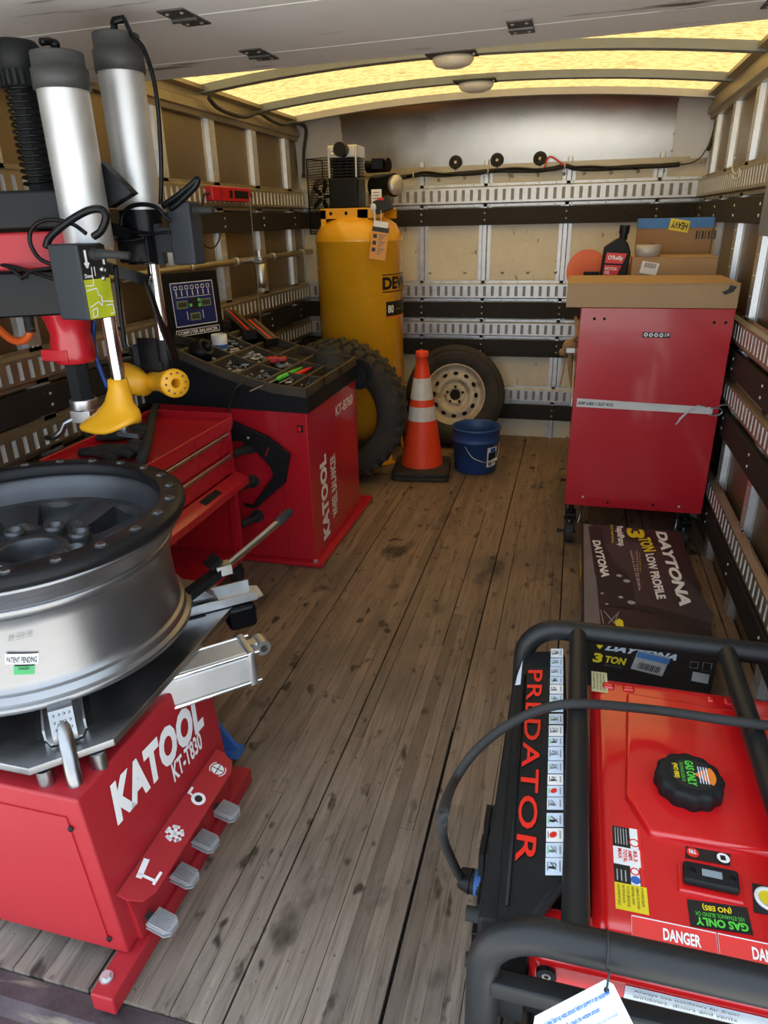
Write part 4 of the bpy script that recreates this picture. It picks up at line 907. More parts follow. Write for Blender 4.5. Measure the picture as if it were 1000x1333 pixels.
for name, ha, hb, mm, lab in (('screwdriver',(360,494),(393,479),'green_print','screwdriver with bright green handle across the tray'),('screwdriver',(384,489),(405,479),'red_print','screwdriver with slim red handle beside the green one')):
    a0, z = tray_pt(*ha,.025); b0, _z = tray_pt(*hb,.025); t_ = thing(name,lab,'screwdriver',(a0.x,a0.y,a0.z-.012)); d_ = (b0-a0)
    q = MB(); q.tube([a0,a0+d_*.1,a0+d_*.6,a0+d_],.010,10,rs=[.006,.011,.0105,.006]); q.build('handle',mm,t_); q = MB(); q.cyl(a0-d_*.9,a0,.0035,seg=8); q.build('blade','chrome',t_)
q = MB(); q.tube(smooth_path([tray_pt(x,y,.02)[0] for x,y in ((375,478),(350,483),(325,492),(308,505))]+[P(303,515,y=BY0-.02),P(297,535,y=BY0-.02),P(296,550,y=BY0-.02)]),.004,8); q.build('power_cord','black_rubber',wbx)

# ================================================================== air compressor
KX, KY, KR = -1.243, 4.15, .252
cp_ = thing('air_compressor','tall yellow upright air compressor with black pump on top, in the back corner','air compressor',(KX,KY,0))
q = MB(); q.lathe([(0,.10),(.10,.105),(.18,.13),(.235,.18),(KR,.24),(KR,1.285),(KR+.002,1.287),(KR+.002,1.295),(.246,1.33),(.22,1.375),(.17,1.41),(.10,1.428),(0,1.432)],56,Matrix.Translation((KX,KY,0))); q.build('tank','compressor_yellow',cp_)
for k in range(4):
    an = math.pi/4+k*math.pi/2; d_ = Vector((math.cos(an),math.sin(an),0)); q = MB(); q.bar(Vector((KX,KY,.16))+d_*.235,Vector((KX,KY,0))+d_*.255,.09,.012,up=d_); q.box((-.05,-.03,0),(.05,.03,.008),Matrix.Translation(Vector((KX,KY,0))+d_*.275)@Matrix.Rotation(an+math.pi/2,4,'Z')); q.build('leg','compressor_yellow',cp_)
TZ = 1.455
q = MB(); q.box((KX-.175,KY-.15,TZ),(KX+.19,KY+.15,TZ+.008)); q.box((KX-.175,KY-.152,TZ-.045),(KX+.19,KY-.146,TZ+.008)); q.box((KX-.175,KY+.146,TZ-.05),(KX+.19,KY+.152,TZ+.008)); q.box((KX-.175,KY-.152,TZ-.09),(KX-.145,KY-.146,TZ)); q.box((KX+.04,KY-.152,TZ-.09),(KX+.10,KY-.146,TZ)); q.box((KX-.175,KY-.15,TZ-.06),(KX-.169,KY+.15,TZ)); dk = q.build('motor_deck','compressor_yellow',cp_)
for x in (KX-.115,KX-.025):
    q = MB(); q.lathe([(.010,0),(0,0)],12,frame((x,KY-.1525,TZ-.018),(1,0,0),(0,0,1)),False); q.build('deck_hole','dark_void',dk)
# pump
PXc = KX-.055
q = MB(); q.box((PXc-.085,KY-.10,TZ+.008),(PXc+.085,KY+.07,TZ+.165)); pu = bevel(q.build('crankcase','black_satin',cp_),.012,2)
for k in range(6):
    q = MB(); q.box((PXc-.078,KY-.085,TZ+.172+k*.0155),(PXc+.078,KY+.065,TZ+.179+k*.0155)); q.build('cooling_fin','black_satin',pu)
q = MB(); q.cyl((PXc-.04,KY-.01,TZ+.165),(PXc-.04,KY-.01,TZ+.262),.034,seg=20); q.cyl((PXc+.04,KY-.01,TZ+.165),(PXc+.04,KY-.01,TZ+.262),.034,seg=20); q.build('cylinder_barrels','black_satin',pu)
q = MB(); q.box((PXc-.086,KY-.09,TZ+.262),(PXc+.086,KY+.07,TZ+.325)); hd = bevel(q.build('cylinder_head','matte_alu',cp_),.008,2)
for sx in (-1,1):
    q = MB(); q.cyl((PXc+sx*.078,KY-.092,TZ+.165),(PXc+sx*.078,KY-.092,TZ+.315),.006,seg=8); q.build('head_bolt','galvanised',hd)
q = MB(); q.lathe([(.016,0),(.014,.004),(.009,.004),(.008,.001),(0,.001)],14,frame((PXc-.055,KY-.09,TZ+.29),(1,0,0),(0,0,1))); q.build('head_port','galvanised',hd)
q = MB(); q.cyl((PXc+.005,KY-.09,TZ+.30),(PXc+.005,KY-.15,TZ+.30),.036,seg=28); q.cyl((PXc+.005,KY-.15,TZ+.30),(PXc+.005,KY-.156,TZ+.30),.031,seg=28); q.build('intake_filter','black_plastic',cp_)
# motor with end bell, plate and pressure switch
MX = KX+.15
q = MB(); q.cyl((MX-.06,KY+.05,TZ+.12),(MX+.075,KY-.03,TZ+.12), .060,seg=28); mo_ = q.build('motor','black_satin',cp_)
q = MB(); d_ = Vector((.135,-.08,0)).normalized(); e = Vector((MX+.074,KY-.029,TZ+.12)); q.lathe([(.050,0),(.052,.02),(.046,.028),(.02,.032),(0,.032)],28,axis_frame(e,e+d_)); q.build('end_bell','matte_alu',mo_)
q = MB(); q.box((MX-.03,KY-.12,TZ+.20),(MX+.03,KY-.02,TZ+.25)); q.cyl((MX-.08,KY-.02,TZ+.22),(MX+.05,KY-.06,TZ+.22),.035,seg=16); q.build('start_capacitor','black_gloss',mo_)
pc = P(484,266,y=KY-.11); patch(pc,Vector((.058,0,0)),Vector((0,0,.075)),'white_print',mo_,'rating_plate')
for k in range(4): patch(pc+Vector((.008,-.001,.012+k*.015)),Vector((.036,0,0)),Vector((0,0,.004)),'grey_print',mo_,'plate_print',.0012)
q = MB(); c = P(499,267,y=KY-.15); W = Matrix.Translation(c)@Matrix.Rotation(-.35,4,'Y'); q.box((-.045,-.03,-.035),(.045,.03,.035),W,.004); ps = q.build('pressure_switch','gauge_grey',cp_)
q = MB(); c = P(496,259,y=KY-.183); q.box((c.x-.016,c.y-.004,c.z-.006),(c.x+.016,c.y+.004,c.z+.006)); q.build('switch_lever','red_print',ps)
q = MB(); c = P(486,270,y=KY-.20); q.ball(c,.017,14,8,(1,.5,1.2)); q.tube(smooth_path([c,c+Vector((.005,0,-.03)),c+Vector((.008,0,-.075))],4),.006,8); q.build('relief_valve','pale_blue_print',ps)
# tags
t0 = P(486,295,y=KY-.24)
tg = MB(); t_ = thing('warning_tag','orange printed tag hanging from the compressor pressure switch','tag',t0)
W = frame(t0,(1,.15,-.16),(.16,0,1)); q = MB(); q.box((-.004,-.165,-.0006),(.088,.025,.0006),W); q.build('card','orange_tag' if 'orange_tag' in M_ else mat('orange_tag',(.75,.33,.06),.5,0,.05,9),t_)
q = MB(); q.box((-.004,-.022,.0007),(.088,.006,.0011),W); q.build('black_header','black_print',t_)
for k in range(9):
    q = MB(); q.box((.036,-.04-k*.012,.0007),(.074-.01*(k%3),-.034-k*.012,.0011),W); q.build('print_line','grey_print',t_)
for k in range(3):
    q = MB(); q.box((.006,-.055-k*.035,.0007),(.026,-.035-k*.035,.0011),W); q.build('warning_icon','black_print',t_)
q = MB(); q.box((.0,.002,.0012),(.08,.032,.002),W); q.build('white_stub','white_print',t_)
q = MB(); q.tube(smooth_path([W@Vector((.04,.028,.002)),W@Vector((.035,.06,.0)),W@Vector((.03,.085,-.01))],5),.0016,6); q.build('tie','white_print',t_)
# belt guard cage with flywheel
GX = KX-.225
gd = MB(); gc = Vector((GX,KY+.02,TZ+.075)); nrm = Vector((-.42,-.91,0)).normalized(); uu = Vector((.91,-.42,0)); hh_ = .20; ww_ = .105
for k in range(30):
    z = -hh_+.4*k/29; gd.tube([gc+uu*(-ww_)+Vector((0,0,z)),gc+uu*ww_+Vector((0,0,z))],.0022,4)
for k in range(16):
    x = -ww_+2*ww_*k/15; gd.tube([gc+uu*x+Vector((0,0,-hh_)),gc+uu*x+Vector((0,0,hh_))],.0018,4)
fr_ = [gc+uu*sx*ww_+Vector((0,0,sz*hh_)) for sx,sz in ((-1,-1),(1,-1),(1,1),(-1,1))]; gd.tube(fr_,.005,6,closed=True)
gs = tag(gd.build('belt_guard_mesh','black_satin',cp_), kind='stuff')
q = MB(); sidev = -nrm*.13
for p_ in fr_: q.tube([p_,p_+sidev],.004,6)
q.tube([p_+sidev for p_ in fr_],.005,6,closed=True)
q.build('guard_frame','black_satin',cp_)
q = MB(); W = frame(gc-nrm*.03,uu,(0,0,1)); q.lathe([(.088,0),(.098,0),(.098,.02),(.088,.02)],40,W,True,closed=True); q.lathe([(.070,.005),(.076,.005),(.076,.02),(.070,.02)],40,W,True,closed=True); fw = q.build('flywheel','rail_tan',cp_)
for k in range(5):
    an = k*2*math.pi/5; q = MB(); q.bar(W@Vector((.02*math.cos(an),.02*math.sin(an),.015)),W@Vector((.09*math.cos(an),.09*math.sin(an),.015)),.02,.012,up=nrm); q.build('flywheel_spoke','black_satin',fw)
# prints on the tank
def tank_pt(a, z, lift=.0012): return Vector((KX+(KR+lift)*math.cos(a),KY+(KR+lift)*math.sin(a),z))
def tank_ang(px, py):
    d = (px-500)/F_PX*_r - (py-666.5)/F_PX*_u + _f; ox, oy = CAM.x-KX, CAM.y-KY; A = d.x**2+d.y**2; B = 2*(ox*d.x+oy*d.y); C_ = ox*ox+oy*oy-KR**2
    t = (-B-math.sqrt(max(0,B*B-4*A*C_)))/(2*A); p = CAM+d*t; return math.atan2(p.y-KY,p.x-KX), p.z
a0, zA = tank_ang(498,378); _, zB = tank_ang(498,361)
lettering('D\u1d07WALT'.replace('\u1d07','E'),(0,0,0),(1,0,0),(0,1,0),'black_print',cp_,.05,bend=lambda a,b2: tank_pt(a0+a*1.55,zA+(zB-zA)*b2))
for zz in (zA-.014,zB+.008):
    q = MB(); q.grid(16,1,lambda u2,v2: tank_pt(a0+u2*1.55,zz+.006*v2)); q.build('print_rule','black_print',cp_)
a1_, zC = tank_ang(503,415); _, zD = tank_ang(503,393)
q = MB(); q.grid(12,2,lambda u2,v2: tank_pt(a1_+u2*1.1,zC+(zD-zC)*v2)); so = q.build('capacity_sticker','black_print',cp_)
lettering('80',(0,0,0),(1,0,0),(0,1,0),'white_print',so,.03,bend=lambda a,b2: tank_pt(a1_+.05+a*.18,zC+.03+(zD-zC-.05)*b2,.002))
lettering('GALLON',(0,0,0),(1,0,0),(0,1,0),'yellow_print',so,.03,bend=lambda a,b2: tank_pt(a1_+.32+a*.5,zC+.045+(zD-zC-.09)*b2,.002))
q = MB(); q.grid(12,1,lambda u2,v2: tank_pt(a1_+u2*1.1,zC+.012*v2,.0016)); q.build('sticker_stripe','orange_print',so)

# ================================================================== tyres, cone, bucket
def tyre_profile(R, r, w, bulge=.012):
    h = w/2
    return [(r,-h*.72),(r+.012,-h*.80),(r+(R-r)*.35,-h-bulge*.4),(r+(R-r)*.62,-h-bulge*.2),(r+(R-r)*.86,-h*.93),(R-.006,-h*.80),(R,-h*.70),(R,h*.70),(R-.006,h*.80),(r+(R-r)*.86,h*.93),(r+(R-r)*.62,h+bulge*.2),(r+(R-r)*.35,h+bulge*.4),(r+.012,h*.80),(r,h*.72),(r+.03,h*.5),(R-.05,h*.55),(R-.05,-h*.55),(r+.03,-h*.5),(r,-h*.72)]
# off-road tyre standing behind the balancer
TR, Tr, Tw = .398, .245, .25
tnx = Vector((.10,-.99,0)).normalized(); tcn = Vector((-1.262,3.66,TR+.004))
ot = thing('off_road_tire','chunky off-road tire without a wheel, standing in front of the compressor','tire',(tcn.x,tcn.y,0))
W = frame(tcn,(-tnx.y,tnx.x,0),(0,0,1)); 
if (W.to_3x3()@Vector((0,0,1))).dot(tnx) < 0: W = frame(tcn,(tnx.y,-tnx.x,0),(0,0,1))
q = MB(); q.lathe(tyre_profile(TR-.012,Tr,Tw),72,W); q.build('carcass','tire_rubber',ot)
lug = None
for k in range(36):
    an = k*2*math.pi/36
    for sd2 in (1,-1):
        if lug is None:
            q = MB(); q.prism([(-.013,-.012),(.013,-.014),(.016,.052),(-.006,.060)],.016,Matrix(((1,0,0,0),(0,0,1,TR-.016),(0,1,0,Tw*.5*.70-.05),(0,0,0,1)))); q.prism([(-.012,TR-.075),(.012,TR-.075),(.014,TR-.012),(-.008,TR-.004)],.007,Matrix.Translation((0,0,Tw*.5*.90)))
            lug = q.build('tread_lug','tire_rubber',ot,local=True); o2 = lug
        else: o2 = lug.copy(); COL.objects.link(o2)
        o2.parent = ot; o2.matrix_local = Matrix.Translation((-tcn.x,-tcn.y,0))@W@Matrix.Rotation(an+(.087 if sd2 < 0 else 0),4,'Z')@Matrix.Diagonal((1,1,sd2,1))
for k in range(40):
    an = k*2*math.pi/40; q = None
    if k == 0:
        m2 = MB(); m2.prism([(-.024,-.03),(.02,-.036),(.026,.03),(-.018,.036)],.014,Matrix(((1,0,0,0),(0,0,1,TR-.014),(0,1,0,0),(0,0,0,1)))); cb = m2.build('centre_block','tire_rubber',ot,local=True); o2 = cb
    else: o2 = cb.copy(); COL.objects.link(o2); o2.parent = ot
    o2.matrix_local = Matrix.Translation((-tcn.x,-tcn.y,0))@W@Matrix.Rotation(an,4,'Z')
# spare wheel leaning on the back wall
SR, Sr, Sw = .318, .195, .185
tilt = math.radians(15); sn2 = Vector((.05,-math.cos(tilt),math.sin(tilt))).normalized()
uS = Vector((1,.05,0)).normalized(); W0 = frame((0,0,0),uS,(0,0,1)); vS = sn2.cross(uS)
lowz = SR*abs(vS.z)+Sw/2*.7*abs(sn2.z); scn = Vector((-.708,4.455,lowz+.004)); W = frame(scn,uS,vS)
sw_ = thing('spare_wheel','beige steel spare wheel with worn tire leaning on the back wall','wheel',(scn.x,scn.y,0))
q = MB(); q.lathe(tyre_profile(SR,Sr-.006,Sw,.016),72,W)
for rg in (.255,.285): q.lathe([(rg-.002,Sw*.5+.004),(rg,Sw*.5+.008),(rg+.002,Sw*.5+.004)],60,W)
q.build('tire','tire_rubber',sw_)
h = Sw/2
q = MB(); q.lathe([(Sr-.002,-h*.6),(Sr+.004,h*.62),(Sr+.006,h*.76),(Sr-.003,h*.80),(Sr-.010,h*.70),(Sr-.016,h*.45),(.160,h*.30),(.150,h*.32),(.125,h*.50),(.105,h*.52),(.092,h*.42),(.085,h*.24),(.072,h*.20),(.060,h*.34),(.036,h*.36),(.034,-h*.2),(.0,-h*.2)],64,W); rm = q.build('steel_rim','spare_beige',sw_)
for k in range(12):
    an = k*2*math.pi/12; c = W@Vector((.136*math.cos(an),.136*math.sin(an),h*.425)); q = MB(); q.lathe([(.0145,.0),(0,.0)],14,frame(c+sn2*.004,W.to_3x3()@Vector((-math.sin(an),math.cos(an),0)),W.to_3x3()@Vector((-.5*math.cos(an),-.5*math.sin(an),.5))),False); q.lathe([(.0145,0),(.017,.002),(.0145,.003)],14,frame(c+sn2*.003,W.to_3x3()@Vector((-math.sin(an),math.cos(an),0)),W.to_3x3()@Vector((-.5*math.cos(an),-.5*math.sin(an),.5)))); q.build('vent_hole','dark_void',rm)
for k in range(5):
    an = k*2*math.pi/5+math.pi/2; c = W@Vector((.052*math.cos(an),.052*math.sin(an),h*.36)); q = MB(); q.lathe([(.0095,.003),(0,.003)],10,frame(c,uS,vS),False); q.build('lug_hole','dark_void',rm)
q = MB(); q.lathe([(.033,h*.363),(0,h*.363)],20,W,False); q.build('hub_bore','dark_void',rm)
# two nested cones
cc_ = Vector((-.802,3.83,0))
def cone_(name, z0_, label, bands, sc_=1.0):
    t_ = thing(name,label,'traffic cone',(cc_.x,cc_.y,z0_),0,None); q_ = MB()
    q_.prism([(-.165,-.145),(-.145,-.165),(.145,-.165),(.165,-.145),(.165,.145),(.145,.165),(-.145,.165),(-.165,.145)],.026,Matrix.Translation((cc_.x,cc_.y,z0_))@Matrix.Rotation(.12,4,'Z')); q_.lathe([(.16,.026),(.135,.036),(.12,.036)],32,Matrix.Translation((cc_.x,cc_.y,z0_))); bevel(q_.build('base','cone_base' if 'cone_base' in M_ else mat('cone_base',(.035,.027,.02),.8,0,.3,14,bump=.2,bscale=200),t_),.004,1)
    rad = lambda z: .125+(.030-.125)*(z-.034)/(.66-.034)
    q_ = MB(); q_.lathe([(rad(z)*sc_,z0_+z) for z in (.034,.12,.24,.36,.48,.60,.655)]+([(.033,z0_+.657),(.036,z0_+.662),(.036,z0_+.690),(.030,z0_+.692),(.026,z0_+.69),(.022,z0_+.6)] if bands else [(.02,z0_+.655)]),40,Matrix.Translation((cc_.x,cc_.y,0))); q_.build('cone_body','cone_orange',t_)
    for a_, b_ in bands:
        q_ = MB(); q_.lathe([(rad(a_)*sc_+.0012,z0_+a_),(rad(b_)*sc_+.0012,z0_+b_)],40,Matrix.Translation((cc_.x,cc_.y,0))); q_.build('reflective_band','reflective_white',t_)
cone_('traffic_cone',.028,'orange traffic cone with two white bands, on top of the nested pair',((.305,.385),(.425,.545)))
cone_('traffic_cone',.001,'traffic cone nested underneath, only its black base edge showing',(),.93)
# bucket
bc = Vector((-.502,3.965,0)); bt = thing('bucket','blue plastic bucket with paper label and wire handle, next to the cone','bucket',tuple(bc))
W = Matrix.Translation(bc)
q = MB(); q.lathe([(0,.002),(.120,.002),(.124,.006),(.134,.185),(.142,.186),(.143,.200),(.136,.203),(.137,.212),(.139,.255),(.144,.256),(.145,.268),(.139,.270),(.134,.266),(.131,.20),(.121,.012),(0,.012)],48,W); q.build('pail','bucket_blue',bt)
def bk_pt(a, z, l=.0012): return Vector((bc.x+(.124+(.134-.124)*z/.185+l)*math.cos(a),bc.y+(.124+(.134-.124)*z/.185+l)*math.sin(a),z))
la = math.radians(-52)
q = MB(); q.grid(8,1,lambda u,v: bk_pt(la+.62*u,.045+.12*v)); lb = q.build('label','white_print',bt)
q = MB(); q.grid(8,1,lambda u,v: bk_pt(la+.06+.5*u,.085+.05*v,.002)); q.build('label_print','black_print',lb); q = MB(); q.grid(6,1,lambda u,v: bk_pt(la+.16+.3*u,.130+.028*v,.0024)); q.build('label_logo','blue_print',lb)
q = MB(); q.grid(6,1,lambda u,v: bk_pt(la+.08+.2*u,.052+.026*v,.002)); q.build('label_print','grey_print',lb)
hp = [bk_pt(math.radians(-110),.175,.004),bk_pt(math.radians(-98),.135,.008),bk_pt(math.radians(-85),.11,.02),bk_pt(math.radians(-60),.09,.035),bk_pt(math.radians(-35),.10,.03),bk_pt(math.radians(-15),.14,.012),bk_pt(math.radians(0),.175,.004)]
q = MB(); q.tube(smooth_path(hp,5),.0022,6); q.build('handle','galvanised',bt)
q = MB(); q.cyl(bk_pt(math.radians(-46),.095,.034),bk_pt(math.radians(-34),.10,.033),.008,seg=10); q.build('handle_grip','white_paint',bt)
# ================================================================== red cabinet and what stands on it
cb_ = thing('tool_cabinet','large glossy red steel cabinet on casters strapped to the right wall','cabinet',(.315,3.40,0))
GX0, GX1, GY0, GY1, GZ0, GZ1 = .030, .600, 3.0, 3.80, .20, 1.058
q = MB(); q.box((GX0,GY0+.004,GZ0),(GX1,GY1,GZ1)); bevel(q.build('carcass','red_paint',cb_),.004)
q = MB(); q.box((GX0-.002,GY0-.004,GZ0-.002),(GX1+.002,GY0+.006,GZ1-.002)); sd1 = bevel(q.build('side_sheet','red_paint',cb_),.003)
for px, py in ((774,415),(787,415),(930,420),(945,420),(791,654),(759,647),(850,657),(884,660)):
    c = P(px,py,y=GY0-.004); q = MB(); q.lathe([(.006,.0),(.005,.002),(0,.003)],10,frame(c,(1,0,0),(0,0,1))); q.build('rivet','galvanised' if py > 600 and px in (759,884) else 'dark_void',sd1)
bp0 = P(836,439,y=GY0-.004); bp1 = P(872,440,y=GY0-.004); patch((bp0.x,GY0-.004,bp0.z),(bp1.x-bp0.x,0,-.002),(0,0,.021),'black_print',sd1,'badge',.0015)
for k in range(4):
    q = MB(); c = (bp0.x+.013+k*.0195,GY0-.0062,bp0.z+.0105-k*.0004); q.lathe([(.0035,0),(.0078,0)],14,frame(c,(1,0,0),(0,0,1)),False); q.build('badge_ring','white_print',sd1)
lettering('19',(bp0.x+.083,GY0-.0062,bp0.z+.004),(.018,0,0),(0,0,.013),'white_print',sd1,bold=.03,shear=.2,lift=.0002)
for x, y in ((.06,3.035),(.55,3.045),(.06,3.72),(.55,3.72)):
    q = MB(); q.cyl((x-.016,y,.052),(x+.016,y,.052),.051,seg=28); cs = q.build('caster_wheel','black_rubber',cb_)
    q = MB(); q.cyl((x-.018,y,.052),(x+.018,y,.052),.022,seg=18); q.build('hub_cap','gauge_grey',cs)
    q = MB(); q.bar((x-.021,y,.05),(x-.021,y+.01,.145),.028,.004,up=(1,0,0)); q.bar((x+.021,y,.05),(x+.021,y+.01,.145),.028,.004,up=(1,0,0)); q.box((x-.024,y-.02,.14),(x+.024,y+.04,.15)); q.cyl((x,y+.01,.15),(x,y+.01,.2),.012,seg=10); q.build('fork','black_satin',cs)
    q = MB(); q.cyl((x-.05,y-.008,.055),(x+.03,y-.008,.055),.006,seg=8); q.cyl((x-.055,y-.008,.055),(x-.045,y-.008,.055),.010,seg=10); q.build('axle_bolt','black_satin',cs)
    q = MB(); q.box((x-.028,y-.03,.12),(x+.026,y-.005,.13)); q.build('brake_pedal','black_satin',cs)
for x in (.065,.105,.52,.555):
    q = MB(); q.tube([(x,GY0+.06,.20),(x-.004,GY0+.04,.12),(x-.01,GY0+.02,.10)],.006,6); q.build('caster_stay','bare_steel',cb_)
# strap round the cabinet
stp = thing('tie_down_strap','white webbing strap pulled tight across the red cabinet, hooked to the wall rail','strap',(.3,2.99,.6))
s0 = P(751,524,y=GY0-.008); s1 = P(928,535,y=GY0-.008); q = MB(); dz = Vector((0,0,.018))
q.add([s0-dz,s1-dz*.8,s1+dz*.8,s0+dz]+[p_+Vector((0,.003,0)) for p_ in (s0-dz,s1-dz*.8,s1+dz*.8,s0+dz)],[(0,1,2,3),(5,4,7,6),(0,4,5,1),(2,6,7,3),(1,5,6,2),(3,7,4,0)]); wbg = q.build('webbing','strap_white',stp)
q = MB(); q.box((GX0-.010,GY0-.008,s0.z-.018),(GX0-.005,GY1,s0.z+.018)); q.build('side_webbing','strap_white',stp)
aa = s1-s0; lettering('500 LBS / 227 KG',s0+Vector((.004,0,-.007)),aa*.27,Vector((0,0,.013)),'black_print',wbg,bold=.03,shear=.25)
h0 = s1; h1 = P(948,527,x=.632); q = MB(); q.tube(smooth_path([h0+Vector((-.01,-.006,.012)),h0+Vector((.02,-.006,.014)),h0+Vector((.035,-.004,0)),h0+Vector((.02,-.006,-.016)),h0+Vector((-.012,-.006,-.014))],5),.004,8); q.tube(smooth_path([h0+Vector((.012,-.006,.012)),(h0+h1)/2+Vector((0,0,.01)),h1],5),.004,8); q.build('wire_hook','bare_steel',stp)
for k in range(3):
    c = P(900,529,y=GY0-.012); q = MB(); q.tube(smooth_path([c+Vector((.06,0,-.002)),c+Vector((.03,-.006,.006)),c+Vector((0,-.006,-.012)),c+Vector((-.03-.003*k,-.004,-.05)),c+Vector((-.05+.006*k,-.004,-.078+.006*k))],5),.0028,6); q.build('loose_end','strap_white',stp)
# rope knot and ratchet at the back-left of the cabinet
rk = thing('ratchet_strap','tan ratchet strap bunched and hooked on the back wall rail beside the cabinet','strap',(-.02,3.95,.75))
c = P(742,452,y=3.93); q = MB(); q.ball(c,.045,14,10,(.9,.8,1)); q.ball(c+Vector((.03,0,-.03)),.032,12,8); q.ball(c+Vector((-.035,0,-.028)),.022,10,8); q.build('bundle','rope_tan',rk)
q = MB(); q.tube(smooth_path([P(x,y,y=3.90) for x,y in ((742,455),(743,475),(745,495),(750,515))],5),.014,8); q.build('hanging_end','rope_tan',rk)
q = MB(); q.tube(smooth_path([P(x,y,y=3.92) for x,y in ((738,455),(734,480),(729,502))],4),.003,6); q.tube(smooth_path([P(x,y,y=3.90) for x,y in ((748,460),(751,500),(749,560))],4),.003,6); q.build('cords','rope_tan',rk)
q = MB(); c2 = P(743,456,y=3.87); q.box((c2.x-.022,c2.y-.01,c2.z-.012),(c2.x+.022,c2.y+.01,c2.z+.012)); q.build('buckle','galvanised',rk)
q = MB(); q.tube(smooth_path([c+Vector((.0,.0,.03)),c+Vector((.03,.05,.06)),Vector((c.x+.02,4.62,c.z+.07))],6),.010,8); q.build('anchor_strap','rope_tan',rk)
# long box
def carton(name, lo, hi, m, label, rz=0.0, th=.004):
    ce = Vector(((lo[0]+hi[0])/2,(lo[1]+hi[1])/2,lo[2])); t_ = thing(name,label,'box',tuple(ce),rz); hx_, hy_, hz_ = (hi[0]-lo[0])/2,(hi[1]-lo[1])/2,hi[2]-lo[2]
    q_ = MB(); q_.box((-hx_,-hy_,0),(hx_,hy_,hz_-.003)); b2 = bevel(q_.build('body',m,t_,local=True),.002,1)
    q_ = MB(); q_.box((-hx_,-hy_,hz_-.003),(hx_,-.001,hz_)); q_.build('flap',m,t_,local=True); q_ = MB(); q_.box((-hx_,.001,hz_-.003),(hx_,hy_,hz_)); q_.build('flap',m,t_,local=True)
    return t_
lb_ = carton('long_carton',(-.032,2.975,1.0585),(.600,3.395,1.150),'cardboard','long flat cardboard box lying across the top of the red cabinet')
tp = [P(x,y,y=2.974) for x,y in ((951,371),(960,373),(955,380),(944,384),(940,380),(948,377))]; q = MB(); q.prism([(p_.x,p_.z) for p_ in tp][::-1],.0008,Matrix(((1,0,0,0),(0,0,-1,2.9745),(0,1,0,0),(0,0,0,1)))); q.build('black_tape','black_print',lb_)
mb2 = carton('small_carton',(.235,3.42,1.0585),(.585,3.66,1.222),'cardboard','low cardboard box with a barcode label, behind the long flat one',-.02)
b0 = P(832,355,y=3.418); o_ = Vector((b0.x,3.4165,b0.z)); lb2 = patch(o_,(.072,0,-.012),(.010,0,.050),'white_print',mb2,'barcode_label')
for k in range(12): patch(o_+Vector((.016+k*.0042,-.0006,.024-k*.0007)),(.0022 if k % 3 else .0012,0,0),(.004,0,.020),'black_print',lb2,'barcode_bar',.001)
tb_ = carton('taped_carton',(.262,3.68,1.0585),(.585,3.78,1.375),'cardboard_dark','tall cardboard box sealed with blue tape and a yellow heavy sticker')
q = MB(); q.box((.260,3.677,1.335),(.587,3.783,1.378)); q.build('blue_tape','tape_blue',tb_)
hv = [P(x,y,y=3.676) for x,y in ((870,299),(895,303),(874,284))]; o_ = hv[0]; stk = patch((o_.x,3.676,o_.z),(hv[1]-hv[0]),(hv[2]-hv[0]),'yellow_print',tb_,'heavy_sticker',.001)
a_ = hv[1]-hv[0]; u_ = hv[2]-hv[0]; lettering('HEAVY',o_+a_*.92+u_*.82,-a_*.84,-u_*.62,'black_print',stk,bold=.03,lift=.003)
for k in range(7): c = P(906+k*4,305,y=3.676); patch((c.x,3.6765,c.z-.02),(.004 if k % 2 else .007,0,0),(0,0,.035),'black_print',tb_,'print_bar')
for k in range(2): c = P(846+k*4,322,y=3.676); patch((c.x-.002,3.6765,c.z),(.006,0,0),(0,0,.018),'black_print',tb_,'arrow_print')
q = MB(); c = Vector((.30,3.50,1.2225)); q.lathe([(.034,0),(.053,0),(.053,.048),(.034,.048)],36,Matrix.Translation(c),closed=True); tag(q.build('duct_tape_roll','tape_silver',None,origin=c),'roll of silver duct tape resting on the small cardboard box','tape roll')
# motor oil bottle
ob = thing('oil_bottle','black plastic motor oil bottle with red label behind the long box','bottle',(.155,3.475,1.059))
W = Matrix.Translation((.155,3.475,1.059))@Matrix.Rotation(.06,4,'Y')@Matrix.Diagonal((1.08,1,1.10,1)); q = MB(); pr_ = [(-.054,0),(.054,0),(.054,.17),(.040,.20),(.020,.222),(-.004,.222),(-.054,.185)]
q.prism(pr_,.062,W@Matrix(((1,0,0,0),(0,0,-1,.031),(0,1,0,0),(0,0,0,1)))); bevel(q.build('flask','black_plastic',ob),.008,3)
q = MB(); q.cyl(W@Vector((.016,0,.215)),W@Vector((.016,0,.245)),.018,seg=20); q.build('neck','black_plastic',ob); q = MB(); q.cyl(W@Vector((.016,0,.238)),W@Vector((.016,0,.270)),.022,seg=24); q.build('cap','black_satin',ob)
fo = W@Vector((0,-.0318,0)); ux = W.to_3x3()@Vector((1,0,0)); uz = W.to_3x3()@Vector((0,0,1))
def oquad(pts2, m, name, l): 
    q_ = MB(); q_.add([fo+ux*x+uz*z-Vector((0,l,0)) for x,z in pts2],[tuple(range(len(pts2)))]); return q_.build(name,m,ob)
oquad([(-.042,.125),(.028,.125),(.040,.165),(-.040,.165)],'red_print','brand_panel',.0006); oquad([(-.043,.030),(-.005,.030),(.026,.118),(-.042,.118)],'red_print','text_panel',.0006)
